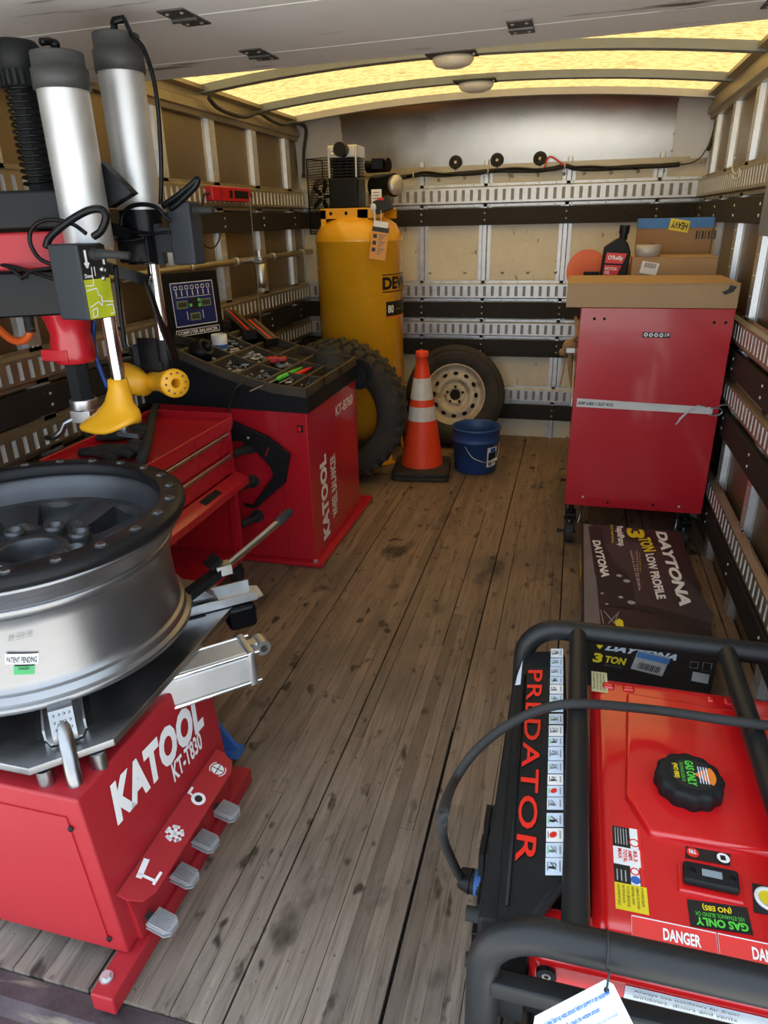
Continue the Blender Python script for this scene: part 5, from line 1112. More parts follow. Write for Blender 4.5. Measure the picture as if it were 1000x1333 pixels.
lettering("O'Reilly",fo+ux*-.033+uz*.134,ux*.060,uz*.022,'white_print',ob,bold=.03,lift=.001); lettering('MOTOR',fo+ux*-.038+uz*.098,ux*.048,uz*.012,'white_print',ob,bold=.03,lift=.001); lettering('OIL',fo+ux*-.038+uz*.083,ux*.022,uz*.012,'white_print',ob,bold=.03,lift=.001); lettering('5W-20',fo+ux*-.039+uz*.048,ux*.032,uz*.011,'white_print',ob,bold=.03,lift=.001)
q = MB(); q.lathe([(.007,0),(.0105,0)],16,frame(fo+ux*.022+uz*.052-Vector((0,.001,0)),ux,uz),False); q.build('seal_mark','white_print',ob)
# orange reel
orl = thing('cord_reel','orange plastic cord reel half hidden behind the oil bottle','reel',(.06,3.60,1.059))
q = MB(); q.cyl((.045,3.55,1.155),(.045,3.57,1.155),.094,seg=36); q.cyl((.045,3.63,1.155),(.045,3.65,1.155),.094,seg=36); q.build('flanges','reel_orange',orl); q = MB(); q.cyl((.045,3.57,1.155),(.045,3.63,1.155),.06,seg=24); q.build('drum','black_satin',orl)
q = MB(); q.box((.11,3.55,1.06),(.23,3.65,1.20)); bevel(q.build('housing','reel_orange',orl),.01,2); q = MB(); q.box((.03,3.53,1.10),(.10,3.548,1.155)); q.build('latch','black_satin',orl)

# ================================================================== jack carton
jb = thing('jack_carton','long dark printed carton of a floor jack lying on the floor','box',(.305,2.385,0))
JX0, JX1, JY0, JY1, JZ = .110, .503, 1.935, 2.838, .18
q = MB(); q.box((JX0,JY0,.001),(JX1,JY1,JZ)); bevel(q.build('carton','jackbox_print',jb),.003,1)
jt = lambda x, y, l=0.0: Vector((x,y,JZ+.001+l))
tq = lambda body, p0, p1, p2, m, **k: lettering(body,*(lambda a,b2,c2:(a,b2-a,c2-a))(*[P(x,y,z=JZ) for x,y in (p0,p1,p2)]),m,jb,**k)
q = MB(); q.add([jt(JX0+.004,JY1-.01),jt(JX0+.004,JY0+.05),jt(JX0+.055,JY0+.05),jt(JX0+.035,JY1-.01)],[(0,1,2,3)]); q.build('grey_band','jackbox_light',jb)
q = MB(); q.add([jt(*P(x,y,z=JZ).xy,.0003) for x,y in ((788,712),(822,755),(824,790),(925,820),(930,800),(860,712),(800,700))],[tuple(range(7))]); q.build('grey_field','jackbox_light' if False else 'jackbox_mid' if 'jackbox_mid' in M_ else mat('jackbox_mid',(.042,.038,.036),.34,0,.2,6,rvar=.1),jb)
tq('DAYTONA',(853,692),(885,790),(866,690),'white_print',bold=.05,shear=.3,lift=.0022)
tq('3',(815,688),(817,700),(838,690),'yellow_print',bold=.05,lift=.0022); tq('TON',(830,701),(838,719),(846,700),'yellow_print',bold=.04,lift=.0022)
tq('LOW PROFILE',(840,722),(855,781),(851,721),'white_print',bold=.04,lift=.0022)
tq('RapidPump',(800,686),(803,712),(811,685),'white_print',bold=.04,shear=.1,lift=.0022)
tq('DUAL PUMP PISTONS',(795,684),(796,707),(798,684),'yellow_print',bold=.01,lift=.0022)
for (a2,b3,c3,mm) in (((828,717),(832,770),(829.5,717),'white_print'),((832,720),(833,745),(833.5,720),'yellow_print'),((820,717),(832,770),(822,717),'white_print'),((824,718),(834,768),(825.5,718),'orange_print')):
    tq('HEIGHT 3-1/2 IN. TO 24-3/4 IN.' if mm == 'white_print' else 'DUAL PUMP FAST',a2,b3,c3,mm,bold=.0,lift=.0022)
# picture of the jack (flat print)
def jpoly(pxs, m, l, name='jack_picture'):
    q_ = MB(); q_.add([jt(*P(x,y,z=JZ).xy,l) for x,y in pxs][::-1],[tuple(range(len(pxs)))]); return q_.build(name,m,jb)
jp = jpoly(((766,686),(775,684),(784,690),(788,712),(800,735),(818,752),(824,762),(828,792),(820,793),(785,788),(780,765),(774,745),(770,715)),'black_print',.0006)
jpoly(((830,787),(850,790),(925,812),(924,818),(852,798),(830,794)),'black_print',.0006,'handle_picture')
for x, y, r in ((806,750,.010),(816,757,.012),(822,785,.013),(784,773,.006),(790,787,.006),(808,778,.008)):
    c = P(x,y,z=JZ); q = MB(); q.lathe([(r,0),(0,0)],12,Matrix.Translation((c.x,c.y,JZ+.0022)),False); q.build('bolt_picture','pale_grey' if 'pale_grey' in M_ else mat('pale_grey',(.42,.42,.42),.4,0,.2,30),jb)
tq('DAYTONA',(771,704),(783,752),(781,703),'white_print',bold=.04,shear=.25,lift=.0026)
for pl in (((782,794),(786,812)),((786,795),(800,812)),((800,812),(806,796)),((792,812),(806,797))):
    a2, b3 = [P(x,y,z=JZ) for x,y in pl]; q = MB(); q.bar(Vector((a2.x,a2.y,JZ+.0012)),Vector((b3.x,b3.y,JZ+.0012)),.002,.0008); q.build('line_drawing','pale_grey',jb)
jpoly(((800,810),(806,806),(811,809),(812,817),(803,818)),'yellow_print',.0016,'yellow_badge'); jpoly(((888,826),(896,828),(897,834),(889,833)),'white_print',.0016,'white_badge')
# near face print
jf = lambda px, py: P(px,py,y=JY0-.001)
def fq(body, p0, p1, p2, m, **k): a2,b3,c3 = [jf(*p_) for p_ in (p0,p1,p2)]; return lettering(body,a2,b3-a2,c3-a2,m,jb,**k)
fq('DAYTONA',(787,846),(880,860),(790,838),'pale_blue_print',bold=.05,shear=.3); fq('3',(771,861),(783,863),(774,849),'yellow_print',bold=.05); fq('TON',(787,862),(814,866),(789,853),'yellow_print',bold=.04,shear=.1)
fq('EASY SAVE',(787,866),(809,870),(787,864),'grey_print',bold=.0)
sh_ = [jf(*p_) for p_ in ((777,836),(786,835),(786,840),(781,845),(777,841))]; q = MB(); q.add(sh_,[tuple(range(5))]); q.build('shield_badge','yellow_print',jb)
a2, b3, c3 = [jf(*p_) for p_ in ((821,870),(862,880),(831,846))]; stk = patch(a2,b3-a2,c3-a2,'pale_grey',jb,'shipping_label',.002)
for k in range(13): patch(a2+(b3-a2)*(.18+k*.055)+(c3-a2)*.12+Vector((0,-.0012,0)),(b3-a2)*(.03 if k % 3 else .018),(c3-a2)*.32,'black_print',stk,'barcode_bar',.002)
patch(a2+(b3-a2)*.02+(c3-a2)*.66+Vector((0,-.0012,0)),(b3-a2)*1.0,(c3-a2)*.28,'tape_blue',stk,'blue_strip',.002)
for (x,y,w,h_) in ((898,869,.022,.022),(914,873,.024,.03)):
    c = jf(x,y); qb = MB(); qb.tube([c,c+Vector((w,0,0)),c+Vector((w,0,h_)),c+Vector((0,0,h_))],.0009,4,closed=True); qb.build('handling_icon','pale_grey',jb)
c = jf(900,886); patch(c,(.048,0,-.004),(0,0,.034),'pale_grey',jb,'white_label')
# right side and left side prints
q = MB(); q.add([Vector((JX0-.001,y,z)) for y,z in ((2.62,.06),(2.50,.06),(2.50,.13),(2.62,.13))],[(0,1,2,3)]); q.build('yellow_badge','yellow_print',jb)
lettering('DAYTONA',(JX0-.001,2.80,.05),(0,-.16,0),(0,0,.06),'white_print',jb,bold=.04,shear=.2); lettering('3 TON',(JX0-.001,2.40,.05),(0,-.25,0),(0,0,.08),'pale_grey',jb,bold=.04)
# ================================================================== generator
gn = thing('generator','red and black open-frame portable generator standing by the door sill','generator',(.215,.93,-.062))
LX0, LX1, NY, FY, TZ2 = -.045, .565, .594, 1.288, .600
def loop(y):
    rb = .075; pts = [(LX0,y,.02),(LX0,y,TZ2-rb)]
    for k in range(1,7): an = math.pi/2*k/6; pts.append((LX0+rb-rb*math.cos(an),y,TZ2-rb+rb*math.sin(an)))
    for k in range(0,7): an = math.pi/2*k/6; pts.append((LX1-rb+rb*math.sin(an),y,TZ2-rb+rb*math.cos(an)))
    pts += [(LX1,y,.02)]
    return pts
for y in (NY,FY):
    q = MB(); q.tube(loop(y),.0215,20); q.build('end_hoop','frame_black',gn)
for x in (.062,.345):
    q = MB(); q.cyl((x,NY,TZ2),(x,FY,TZ2),.0175,seg=20); q.build('top_rail','frame_black',gn)
for x in (LX0,LX1):
    q = MB(); q.cyl((x,NY,.05),(x,FY,.05),.018,seg=14); q.build('base_rail','frame_black',gn)
for y, z in ((NY,.05),(FY,.05)):
    q = MB(); q.cyl((LX0,y,z),(LX1,y,z),.016,seg=14); q.build('cross_tube','frame_black',gn)
q = MB(); q.box((LX0+.01,NY-.020,.492),(LX1-.01,NY+.006,.520)); bevel(q.build('cross_bar','frame_black',gn),.004,1)
q = MB(); q.box((LX0+.01,NY-.012,.36),(LX1-.01,NY+.012,.385)); q.build('cross_bar','frame_black',gn)
for x in (LX0,LX1):
    for y in (NY,FY):
        q = MB(); z_b = -.061 if y < .7 else .0015; q.lathe([(0,z_b),(.026,z_b),(.022,.022),(0,.022)],18,Matrix.Translation((x,y,0))); q.build('rubber_foot','black_rubber',gn)
# tank
TX0, TX1, TY0, TY1, TTZ = .088, .53, .655, 1.218, .553
q = MB(); q.box((TX0,TY0,.40),(TX1,TY1,TTZ)); tk = bevel(q.build('fuel_tank','red_tank',gn),.028,5)
pl_ = [P(x,y,z=TTZ) for x,y in ((815,905),(813,1040),(846,1091),(985,1113))]
poly = [(pl_[0].x,pl_[0].y),(pl_[1].x,pl_[1].y),(pl_[2].x,pl_[2].y),(pl_[3].x+.02,pl_[3].y),(TX1-.04,pl_[1].y+.02),(TX1-.04,pl_[0].y-.02)]
q = MB(); q.prism(poly,.020,Matrix.Translation((0,0,TTZ-.010))); bevel(q.build('raised_top','red_tank',tk),.008,4)
for x0_, x1_ in ((.112,.135),(.150,.172),(.30,.315),(.33,.345)):  # mostly reflections of the roof bows, put into the tank's shape as ribs
    q = MB(); q.box((x0_,pl_[0].y+.012,TTZ-.006),(x1_,TY1-.03,TTZ+.005)); bevel(q.build('reflection_rib','red_tank',tk),.005,3)
q = MB(); c = P(840,900,z=TTZ); q.box((TX0+.10,1.085,TTZ-.004),(TX1-.09,1.115,TTZ+.004)); q = None
# cap
cc2 = P(898,1012,z=TTZ+.03); cx_, cy_ = cc2.x, cc2.y
q = MB(); n = 80; vs_ = []
for z, f in ((TTZ+.008,.93),(TTZ+.010,1.0),(TTZ+.030,1.0),(TTZ+.036,.93),(TTZ+.037,.80)):
    for k in range(n):
        an = 2*math.pi*k/n; r2 = .050*f*(1+.035*math.cos(12*an)); vs_.append((cx_+r2*math.cos(an),cy_+r2*math.sin(an),z))
fs_ = [(i*n+k,i*n+(k+1)%n,(i+1)*n+(k+1)%n,(i+1)*n+k) for i in range(4) for k in range(n)]+[tuple(range(4*n,5*n))]
q.add(vs_,fs_,True); cap = q.build('fuel_cap','black_plastic',gn)
CZ2 = TTZ+.0375
q = MB(); q.lathe([(.033,0),(0,0)],36,Matrix.Translation((cx_+.004,cy_,CZ2)),False); q.build('cap_label','black_print',cap)
lettering('GAS ONLY',(cx_-.006,cy_+.028,CZ2),(0,-.054,0),(.013,0,0),'green_print',cap,bold=.03,lift=.0008)
lettering('(NO E85)',(cx_-.026,cy_+.018,CZ2),(0,-.032,0),(.009,0,0),'yellow_print',cap,bold=.03,lift=.0008)
lettering('10% ETHANOL BLEND OK',(cx_-.014,cy_+.022,CZ2),(0,-.042,0),(.005,0,0),'green_print',cap,bold=.0,lift=.0008)
q = MB(); q.lathe([(.033,0),(0,0)],12,Matrix.Translation((cx_+.004,cy_,CZ2+.0006)),False,-.62,.62); q.build('cap_warning','orange_print',cap)
for k in range(4): patch((cx_+.012+k*.004,cy_-.018,CZ2),(.0016,0,0),(0,.036,0),'pale_blue_print',cap,'fine_print',.001)
# prints on the tank, each located on its face
tz = lambda x, y, z=TTZ: P(x,y,z=z)
def tpatch(c4, m, parent=tk, name='warning_label', lift=.001, z=TTZ):
    a2, b3, c3 = [tz(*p_,z) for p_ in c4]; return patch(a2,b3-a2,c3-a2,m,parent,name,lift), a2, b3-a2, c3-a2
# rotated labels: reading toward the opening, letters' tops to the right
def rlabel(px0, py0, px1, py1, m):
    """label rectangle left/top/right/bottom pixels; text reads downward"""
    a2 = tz(px0,py0); b3 = tz(px0+(2 if py1-py0 > 20 else 1),py1); c3 = tz(px1,py0); c3.y = a2.y; b3.x = a2.x
    pt = patch(a2,b3-a2,c3-a2,m,tk,'warning_label',.0010); return pt, a2, b3-a2, c3-a2
pt, a2, av, uv = rlabel(797,1075,832,1101,'black_print'); patch(a2+uv*.62,av,uv*.28,'white_print',pt,'icon_panel',.0016); patch(a2+uv*.90,av,uv*.10,'red_print',pt,'header',.0016)
for k in range(5): patch(a2+av*(.08)+uv*(.08+k*.10),av*.8,uv*.03,'pale_grey',pt,'fine_print',.0016)
q = MB(); c = a2+av*.72+uv*.76; q.lathe([(.0055,0),(.0075,0)],14,Matrix.Translation((c.x,c.y,TTZ+.002)),False); q.build('no_symbol','red_print',pt)
q = MB(); c = a2+av*.28+uv*.76; q.add([c+Vector((-.006,.007,.001)),c+Vector((-.006,-.007,.001)),c+Vector((.007,0,.001))],[(0,1,2)]); q.build('warning_triangle','yellow_print',pt)
pt, a2, av, uv = rlabel(798,1101,836,1124,'white_print'); patch(a2+uv*.9,av,uv*.10,'red_print',pt,'header',.0016)
for k,s_ in enumerate(('MAX','TOTAL','AMPS','83.3')): lettering(s_,a2+av*.12+uv*(.16+k*.17),av*(.6 if s_ != 'TOTAL' else .75),uv*.13,'red_print',pt,bold=.03,lift=.0018)
pt, a2, av, uv = rlabel(799,1124,837,1148,'black_print'); patch(a2+uv*.55,av,uv*.30,'white_print',pt,'icon_panel',.0016); patch(a2+uv*.88,av,uv*.12,'red_print',pt,'header',.0016)
for k in range(3): patch(a2+av*.3+uv*(.08+k*.14),av*.6,uv*.04,'pale_grey',pt,'fine_print',.0016)
for t2, mm in ((.28,'red_print'),(.74,'blue_print')):
    q = MB(); c = a2+av*t2+uv*.70; q.lathe([(.0045 if mm == 'red_print' else 0,0),(.0065,0)],14,Matrix.Translation((c.x,c.y,TTZ+.002)),False); q.build('symbol','blue_print' if mm == 'blue_print' else 'red_print',pt)
pt, a2, av, uv = rlabel(800,1148,841,1183,'yellow_print')
for k in range(6): lettering(('LOAD OR FIRE MAY RESULT','SHUT OFF AND ALLOW','TO COOL BEFORE FUEL','KEEP FUEL AWAY','OPERATE OUTDOORS','IF POWER DROPS')[k],a2+av*.08+uv*(.08+k*.145),av*(.8-.12*(k%2)),uv*.085,'black_print',pt,bold=.0,lift=.0018)
pt, a2, av, uv = rlabel(770,874,790,900,'cream_label' if 'cream_label' in M_ else mat('cream_label',(.70,.62,.34),.5,0,.04,9))
for k in range(4): lettering(('OIL ADD FUEL','CHECK OIL LEVEL','BEFORE USE','WE ARE HERE TO HELP')[k],a2+av*.08+uv*(.1+k*.21),av*.84,uv*.11,'black_print',pt,bold=.0,lift=.0018)
# oval label, meter, gas label, gauge
mz = TTZ+.006
pt, a2, av, uv = tpatch(((892,1117),(951,1128),(893,1102)),'black_print',name='symbol_plate',lift=.0012)
for t2, mm, r2 in ((.16,'red_print',.0085),(.84,'white_print',.0085)):
    q = MB(); c = a2+av*t2+uv*.5; q.lathe([(r2,0),(0,0)],18,Matrix.Translation((c.x,c.y,TTZ+.0024)),False); q.build('round_symbol',mm,pt)
c = a2+av*.84+uv*.5; patch(c+Vector((-.004,-.004,.002)),(.007,0,0),(0,.008,0),'black_print',pt,'pump_icon'); c = a2+av*.16+uv*.5; lettering('TRI',c+Vector((.005,.004,.002)),(-.010,0,0),(0,-.007,0),'white_print',pt,bold=.03)
ma, mb3, mc = [tz(*p_,mz) for p_ in ((889,1152),(963,1168),(888,1126))]; av, uv = mb3-ma, mc-ma
sm_ = [ma-av*.08-uv*.25,ma+av*1.1-uv*.25,ma+av*1.1+uv*1.25,ma-av*.08+uv*1.25]; q = MB(); q.add([p_-Vector((0,0,.012)) for p_ in sm_]+[p_-Vector((0,0,.001)) for p_ in sm_],[(0,3,2,1),(4,5,6,7),(0,1,5,4),(1,2,6,5),(2,3,7,6),(3,0,4,7)]); bevel(q.build('meter_seat','red_tank',tk),.004,3)
q = MB(); q.add([ma,ma+av,ma+av+uv,ma+uv]+[p_+Vector((0,0,.012)) for p_ in (ma,ma+av,ma+av+uv,ma+uv)],[(0,3,2,1),(4,5,6,7),(0,1,5,4),(1,2,6,5),(2,3,7,6),(3,0,4,7)]); mt = bevel(q.build('hour_meter','black_plastic',gn),.004,2)
patch(ma+av*.33+uv*.34+Vector((0,0,.012)),av*.36,uv*.34,'lcd_grey',mt,'lcd_window')
for t2 in (.14,.86):
    c = ma+av*t2+uv*.5+Vector((0,0,.0125)); q = MB(); q.lathe([(.006,0),(.0045,.001),(0,.001)],12,Matrix.Translation(c)); q.build('screw','black_gloss',mt)
pt, a2, av, uv = tpatch(((899,1206),(981,1218),(894,1171)),'black_print',name='gas_label',lift=.0012)
lettering('GAS ONLY',a2+av*.94+uv*.36,-av*.84,-uv*.30,'green_print',pt,bold=.035,lift=.0022); lettering('10% ETHANOL BLEND OK',a2+av*.90+uv*.56,-av*.80,-uv*.15,'green_print',pt,bold=.0,lift=.0022); lettering('(NO E85)',a2+av*.72+uv*.90,-av*.48,-uv*.26,'yellow_print',pt,bold=.03,lift=.0022)
pt, a2, av, uv = tpatch(((981,1188),(1020,1196),(979,1150)),'black_print',name='gauge_plate',lift=.0012); c = a2+av*.55+uv*.5
q = MB(); q.lathe([(.013,0),(.018,0),(.018,.003),(.013,.003)],28,Matrix.Translation((c.x,c.y,TTZ+.002)),closed=True); q.build('gauge_ring','white_print',pt); q = MB(); q.lathe([(.013,0),(0,0)],24,Matrix.Translation((c.x,c.y,TTZ+.0035)),False); q.build('gauge_face','yellow_print',pt)
# danger strips along the near edge of the tank
for x0_, x1_ in ((.136,.238),(.240,.345)):
    o3, u3 = Vector((x0_,.6575,.5445)), Vector((0,.027,.0095)); n3_ = Vector((1,0,0)).cross(u3).normalized()*.002
    pt = patch(o3,(x1_-x0_,0,0),u3,'red_print',tk,'danger_label',.0016)
    q = MB(); w3 = Vector((x1_-x0_,0,0)); q.tube([o3+n3_,o3+w3+n3_,o3+w3+u3+n3_,o3+u3+n3_],.0008,4,closed=True); q.build('label_border','white_print',pt)
    lettering('DANGER',o3+Vector((.038,0,0))+u3*.25,(.045,0,0),u3*.5,'white_print',pt,bold=.03,lift=.0026)
# skirt below the tank at the near end
q = MB(); q.box((.010,.620,.440),(.50,.700,.530)); sk = bevel(q.build('engine_shroud','red_tank',gn),.018,4)
c = P(709,1252,y=.621); q = MB(); q.cyl((.034,.623,.500),(.034,.614,.500),.013,seg=18); so = q.build('shroud_bolt','black_gloss',sk); q = MB(); q.lathe([(.003,0),(.006,0)],12,frame((.034,.6135,.500),(1,0,0),(0,0,1)),False); q.build('bolt_mark','pale_grey',so)
pt = patch((.130,.6195,.468),(.35,0,0),(0,0,.044),'pale_blue_print',sk,'instruction_label',.0008); lettering('DO NOT REMOVE THIS LABEL.',(.17,.6185,.471),(.10,0,0),(0,0,.007),'black_print',pt,bold=.01,lift=.0012)
for k in range(3): lettering(('Always use outdoors far from','windows, doors and vents','and read the manual first.')[k],(.14,.6185,.504-k*.010),(.12,0,0),(0,0,.006),'black_print',pt,bold=.0,lift=.0012)
for k in range(5):
    x = .29+k*.033; q = MB(); q.add([Vector((x,.6183,.480)),Vector((x+.018,.6183,.480)),Vector((x+.009,.6183,.496))],[(0,1,2)]); q.build('icon','red_print' if k % 2 else 'yellow_print',pt)
# engine and alternator masses under the tank
q = MB(); q.box((.02,.64,.06),(.46,.98,.395)); q.box((.06,1.0,.08),(.44,1.24,.39)); en = bevel(q.build('engine_block','black_satin',gn),.02,2)
for k in range(8):
    q = MB(); q.box((.05,.625,.12+k*.028),(.42,.642,.134+k*.028)); q.build('cooling_fin','black_plastic',en)
q = MB(); q.box((.0,.625,.405),(.055,.66,.44)); q.build('battery','black_satin',gn); patch((-.022,.606,.470),(.045,0,-.004),(0,0,.018),'cream_label',gn,'battery_label')
q = MB(); q.box((-.035,.612,.40),(.008,.66,.490)); q.build('battery_tray','black_plastic',gn)
# black control shroud on the aisle side
A0, B0 = Vector((.042,0,.572)), Vector((-.057,0,.528)); pn = Vector((-(A0.z-B0.z),0,A0.x-B0.x)).normalized(); pp0 = A0+Vector((0,1,0))
top = [(733,846),(700,846),(684,853),(673,868),(668,890),(644,1205),(680,1214),(728,1150),(741,1130)]
tp3 = [PP(x,y,pp0,pn) for x,y in top]
q = MB(); n = len(tp3); bot = [p_-pn*.02 for p_ in tp3]; 
q.add(tp3+bot,[tuple(range(n)),tuple(reversed(range(n,2*n)))]+[(i,n+i,n+(i+1)%n,(i+1)%n) for i in range(n)])
cs_ = bevel(q.build('control_shroud','black_plastic',gn),.008,3)
side = [p_ for p_ in tp3[3:6]]; q = MB(); ybk, yfr = tp3[3].y, tp3[5].y
q.box((-.060,yfr+.01,.10),(-.02,ybk-.01,.530)); sp_ = bevel(q.build('outlet_panel','black_plastic',gn),.006,2)
q = MB(); g0 = PP(684,880,pp0,pn); g1 = PP(661,1180,pp0,pn); q.tube([g0+pn*.001,g1+pn*.001],.003,6); q.build('shroud_crease','black_satin',cs_)
def pquad(body, p0, p1, p2, m, **k): a2,b3,c3 = [PP(*p_,pp0+pn*.0005,pn) for p_ in (p0,p1,p2)]; return lettering(body,a2,b3-a2,c3-a2,m,cs_,**k)
pquad('PREDATOR',(688,873),(671,1122),(707,873),'red_print',bold=.012,spacing=1.1,lift=.0016)
vr = [(95,140),(142,185),(186,232),(233,272),(274,320),(322,362),(364,410),(418,470),(475,530),(532,580),(582,650),(652,715),(718,772),(774,830),(832,895),(910,980),(985,1055),(1058,1130),(1132,1220)]
for k,(v0,v1) in enumerate(vr):
    f = lambda v: (717-(v-95)/1125*10, 845+(v-95)*.2627); x0_, y0_ = f(v0); x1_, y1_ = f(v1); x0_ = 640+.2627*(295-(v0-95)*.025); x1_ = x0_-.2
    a2, b3, c3 = [PP(*p_,pp0,pn) for p_ in ((x0_,y0_),(x1_,y1_-.6),(733.5,y0_))]
    pt = patch(a2,b3-a2,c3-a2,'pale_blue_print' if k % 4 else 'white_print',cs_,'instruction_sticker',.0012)
    av, uv = b3-a2, c3-a2; mm = 'red_print' if k in (13,16) else ('black_print','grey_print','grey_print')[(k*7) % 3]
    q = MB(); c = a2+av*.5+uv*.42; W = frame(c+pn*.002,av,uv); s_ = min(av.length,uv.length)*.28; q.lathe([(0,0),(s_*.8,0)],12,W,False) if k in (13,16) else (q.lathe([(s_*.6,0),(s_*.75,0)],10,W,False,k*.7,k*.7+3.6), q.bar(W@Vector((-s_,-s_*.5,0)),W@Vector((s_*.9,s_*(.9-.1*(k%5)),0)),.0012,.0006,up=pn), q.bar(W@Vector((s_*.2,-s_*.8,0)),W@Vector((s_*.4,s_*.3,0)),.003,.0006,up=pn)); q.build('instruction_icon',mm,pt)
    patch(a2+av*.2+uv*.80,av*.6,uv*.05,'grey_print',pt,'caption',.002); patch(a2+av*.25+uv*.1,av*.5,uv*.05,'green_print' if k % 2 else 'grey_print',pt,'caption',.002)
a2, b3, c3 = [PP(*p_,pp0,pn) for p_ in ((674,880),(671,893),(681,860))]; q = MB(); q.add([p_+pn*.0015 for p_ in (a2,b3,PP(678,892,pp0,pn),c3)],[(0,1,2,3)]); q.build('white_label','pale_blue_print',cs_)
q = MB(); q.add([Vector((-.0612,y,z)) for y,z in ((1.05,.42),(.86,.42),(.86,.50),(1.05,.50))],[(0,1,2,3)]); q.build('side_label','red_print',sp_)
# outlets with flip covers, and the plug
for y, z in ((.97,.36),(.90,.36),(.97,.24),(.90,.24)):
    q = MB(); q.box((-.074,y-.024,z-.03),(-.058,y+.024,z+.03)); oo = bevel(q.build('outlet','black_satin',sp_),.004,1); q = MB(); q.box((-.084,y-.022,z-.026),(-.075,y+.022,z+.026),None); q.build('outlet_cover','black_plastic',oo)
for px, py in ((615,1190),(614,1250)):
    c = P(px,py,x=-.075); q = MB(); q.cyl((-.060,c.y,c.z),(-.085,c.y,c.z),.011,seg=16); q.build('breaker_knob','black_rubber',sp_)
q = MB(); c = P(626,1200,x=-.075); q.box((-.088,c.y-.03,c.z-.03),(-.060,c.y+.03,c.z+.006)); bevel(q.build('outlet_cover','black_gloss',sp_),.003,1)
pg = thing('extension_cord','thick black power cord plugged into the generator and looped over it','cord',(-.08,.75,.40))
pc = P(626,1150,x=-.085); q = MB(); q.cyl(pc+Vector((.022,-.004,0)),pc+Vector((-.018,0,0)),.022,seg=20); q.cyl(pc+Vector((-.018,0,0)),pc+Vector((-.040,.004,0)),.024,.019,seg=20); q.build('plug','black_plastic',pg)
q = MB(); q.cyl(pc+Vector((-.012,0,0)),pc+Vector((.0,0,0)),.0232,seg=20); q.build('plug_band','cloth_blue',pg)
cz = .625
cpts = [pc+Vector((-.04,.004,0)), P(594,1132,x=-.125), P(578,1095,x=-.135), P(577,1060,x=-.12), P(590,1020,z=.50), P(617,980,z=.54), P(655,948,z=.575), P(700,925,z=.605), P(752,916,z=cz), P(850,924,z=.600), P(948,938,z=cz), P(1010,946,z=.62), P(1100,960,z=.55)]
q = MB(); q.tube(smooth_path(cpts,8),.0082,12); q.build('cable','black_rubber',pg)
# hang tag
ht = thing('hang_tag','white printed instruction card hanging from the generator hoop','tag',P(785,1283,y=.54))
hn = Vector((.05,-.55,.83)).normalized(); hp0 = P(785,1283,y=.545)+Vector((0,-.004,0))
a2, b3 = PP(690,1326,hp0,hn), PP(794,1272,hp0,hn); av = b3-a2; uv = -(hn.cross(av)).normalized()*.17*-1
uv = hn.cross(av).normalized()*-.15          # card extends down from its upper edge
c0 = a2+uv; q = MB(); th = hn*.0008; rc_ = [c0,c0+av,a2+av*1.0-uv*0-av*.06,a2+av*.94,a2+av*.06,a2-0*uv]
q.prism([(0,0),(av.length,0),(av.length,.143),(av.length*.94,.15),(av.length*.06,.15),(0,.143)],.0008,frame(c0,av,-uv)); q.build('card','pale_blue_print',ht)
tl_ = lambda body, x, y, w, h_, m, b=.0: lettering(body,c0+av*x-uv*y,av*w,-uv*h_,m,ht,bold=b,lift=.0016)
tl_('Check label Start-up watts amount before plugging in any equipment.',.06,.90,.86,.045,'blue_print',.02); tl_('To check the wattage amount',.34,.84,.4,.04,'blue_print',.02)
for k in range(3): tl_('If running watts are not listed multiply volts by amps to get the wattage',.10,.775-k*.045,.8-.1*(k % 2),.028,'grey_print')
tl_('Typical Product Watts',.36,.60,.36,.045,'blue_print',.02); tl_('CHART',.62,.53,.18,.045,'black_print',.03)
for k in range(9):
    pt = patch(c0+av*.10-uv*(.08+k*.05)+hn*.001,av*.8,-uv*.022,'red_print' if k in (8,4) else 'grey_print' if k % 2 else 'pale_grey',ht,'table_row',.0016)
q = MB(); c = c0+av*.90-uv*.94+hn*.0014; q.lathe([(.003,0),(0,0)],12,frame(c,av,-uv),False); q.build('eyelet','dark_void',ht)
q = MB(); q.tube(smooth_path([c,c+Vector((.001,.008,.02)),Vector((c.x+.002,NY-.024,TZ2)),Vector((c.x+.002,NY-.016,TZ2+.018)),Vector((c.x+.002,NY+.002,TZ2+.0235)),Vector((c.x+.002,NY+.02,TZ2+.012))],5),.0012,6); q.build('string','black_rubber',ht)

# ================================================================== fittings on the walls and roof
# red power strip on the left rail
psr = thing('power_strip','red power strip fixed to the upper left wall rail','power strip',P(296,252,x=-1.72))
p0 = P(272,252,x=-1.735); p1 = P(322,254,x=-1.735); yA, yB = p0.y, p1.y; zc = (p0.z+p1.z)/2
q = MB(); q.box((-1.754,yA,zc-.034),(-1.715,yB,zc+.034)); bevel(q.build('case','red_paint',psr),.006,2)
q = MB(); q.box((-1.716,yA+(yB-yA)*.55,zc-.018),(-1.7135,yA+(yB-yA)*.92,zc+.018)); q.build('outlet_bank','black_satin',psr); q = MB(); q.box((-1.716,yA+(yB-yA)*.42,zc-.018),(-1.7135,yA+(yB-yA)*.49,zc+.018)); q.build('switch','black_satin',psr)
lettering('Red',(-1.7145,yA+(yB-yA)*.24,zc-.02),(0,0,.04),(0,-.03,0),'dark_red',psr,bold=.03)
q = MB(); q.tube(smooth_path([(-1.735,yA,zc),(-1.735,yA-.05,zc-.01),(-1.74,yA-.07,zc-.06),(-1.745,yA-.09,zc-.09)],5),.006,8); q.cyl((-1.735,yB,zc),(-1.735,yB+.04,zc),.012,seg=10); q.build('strip_cord','black_rubber',psr)
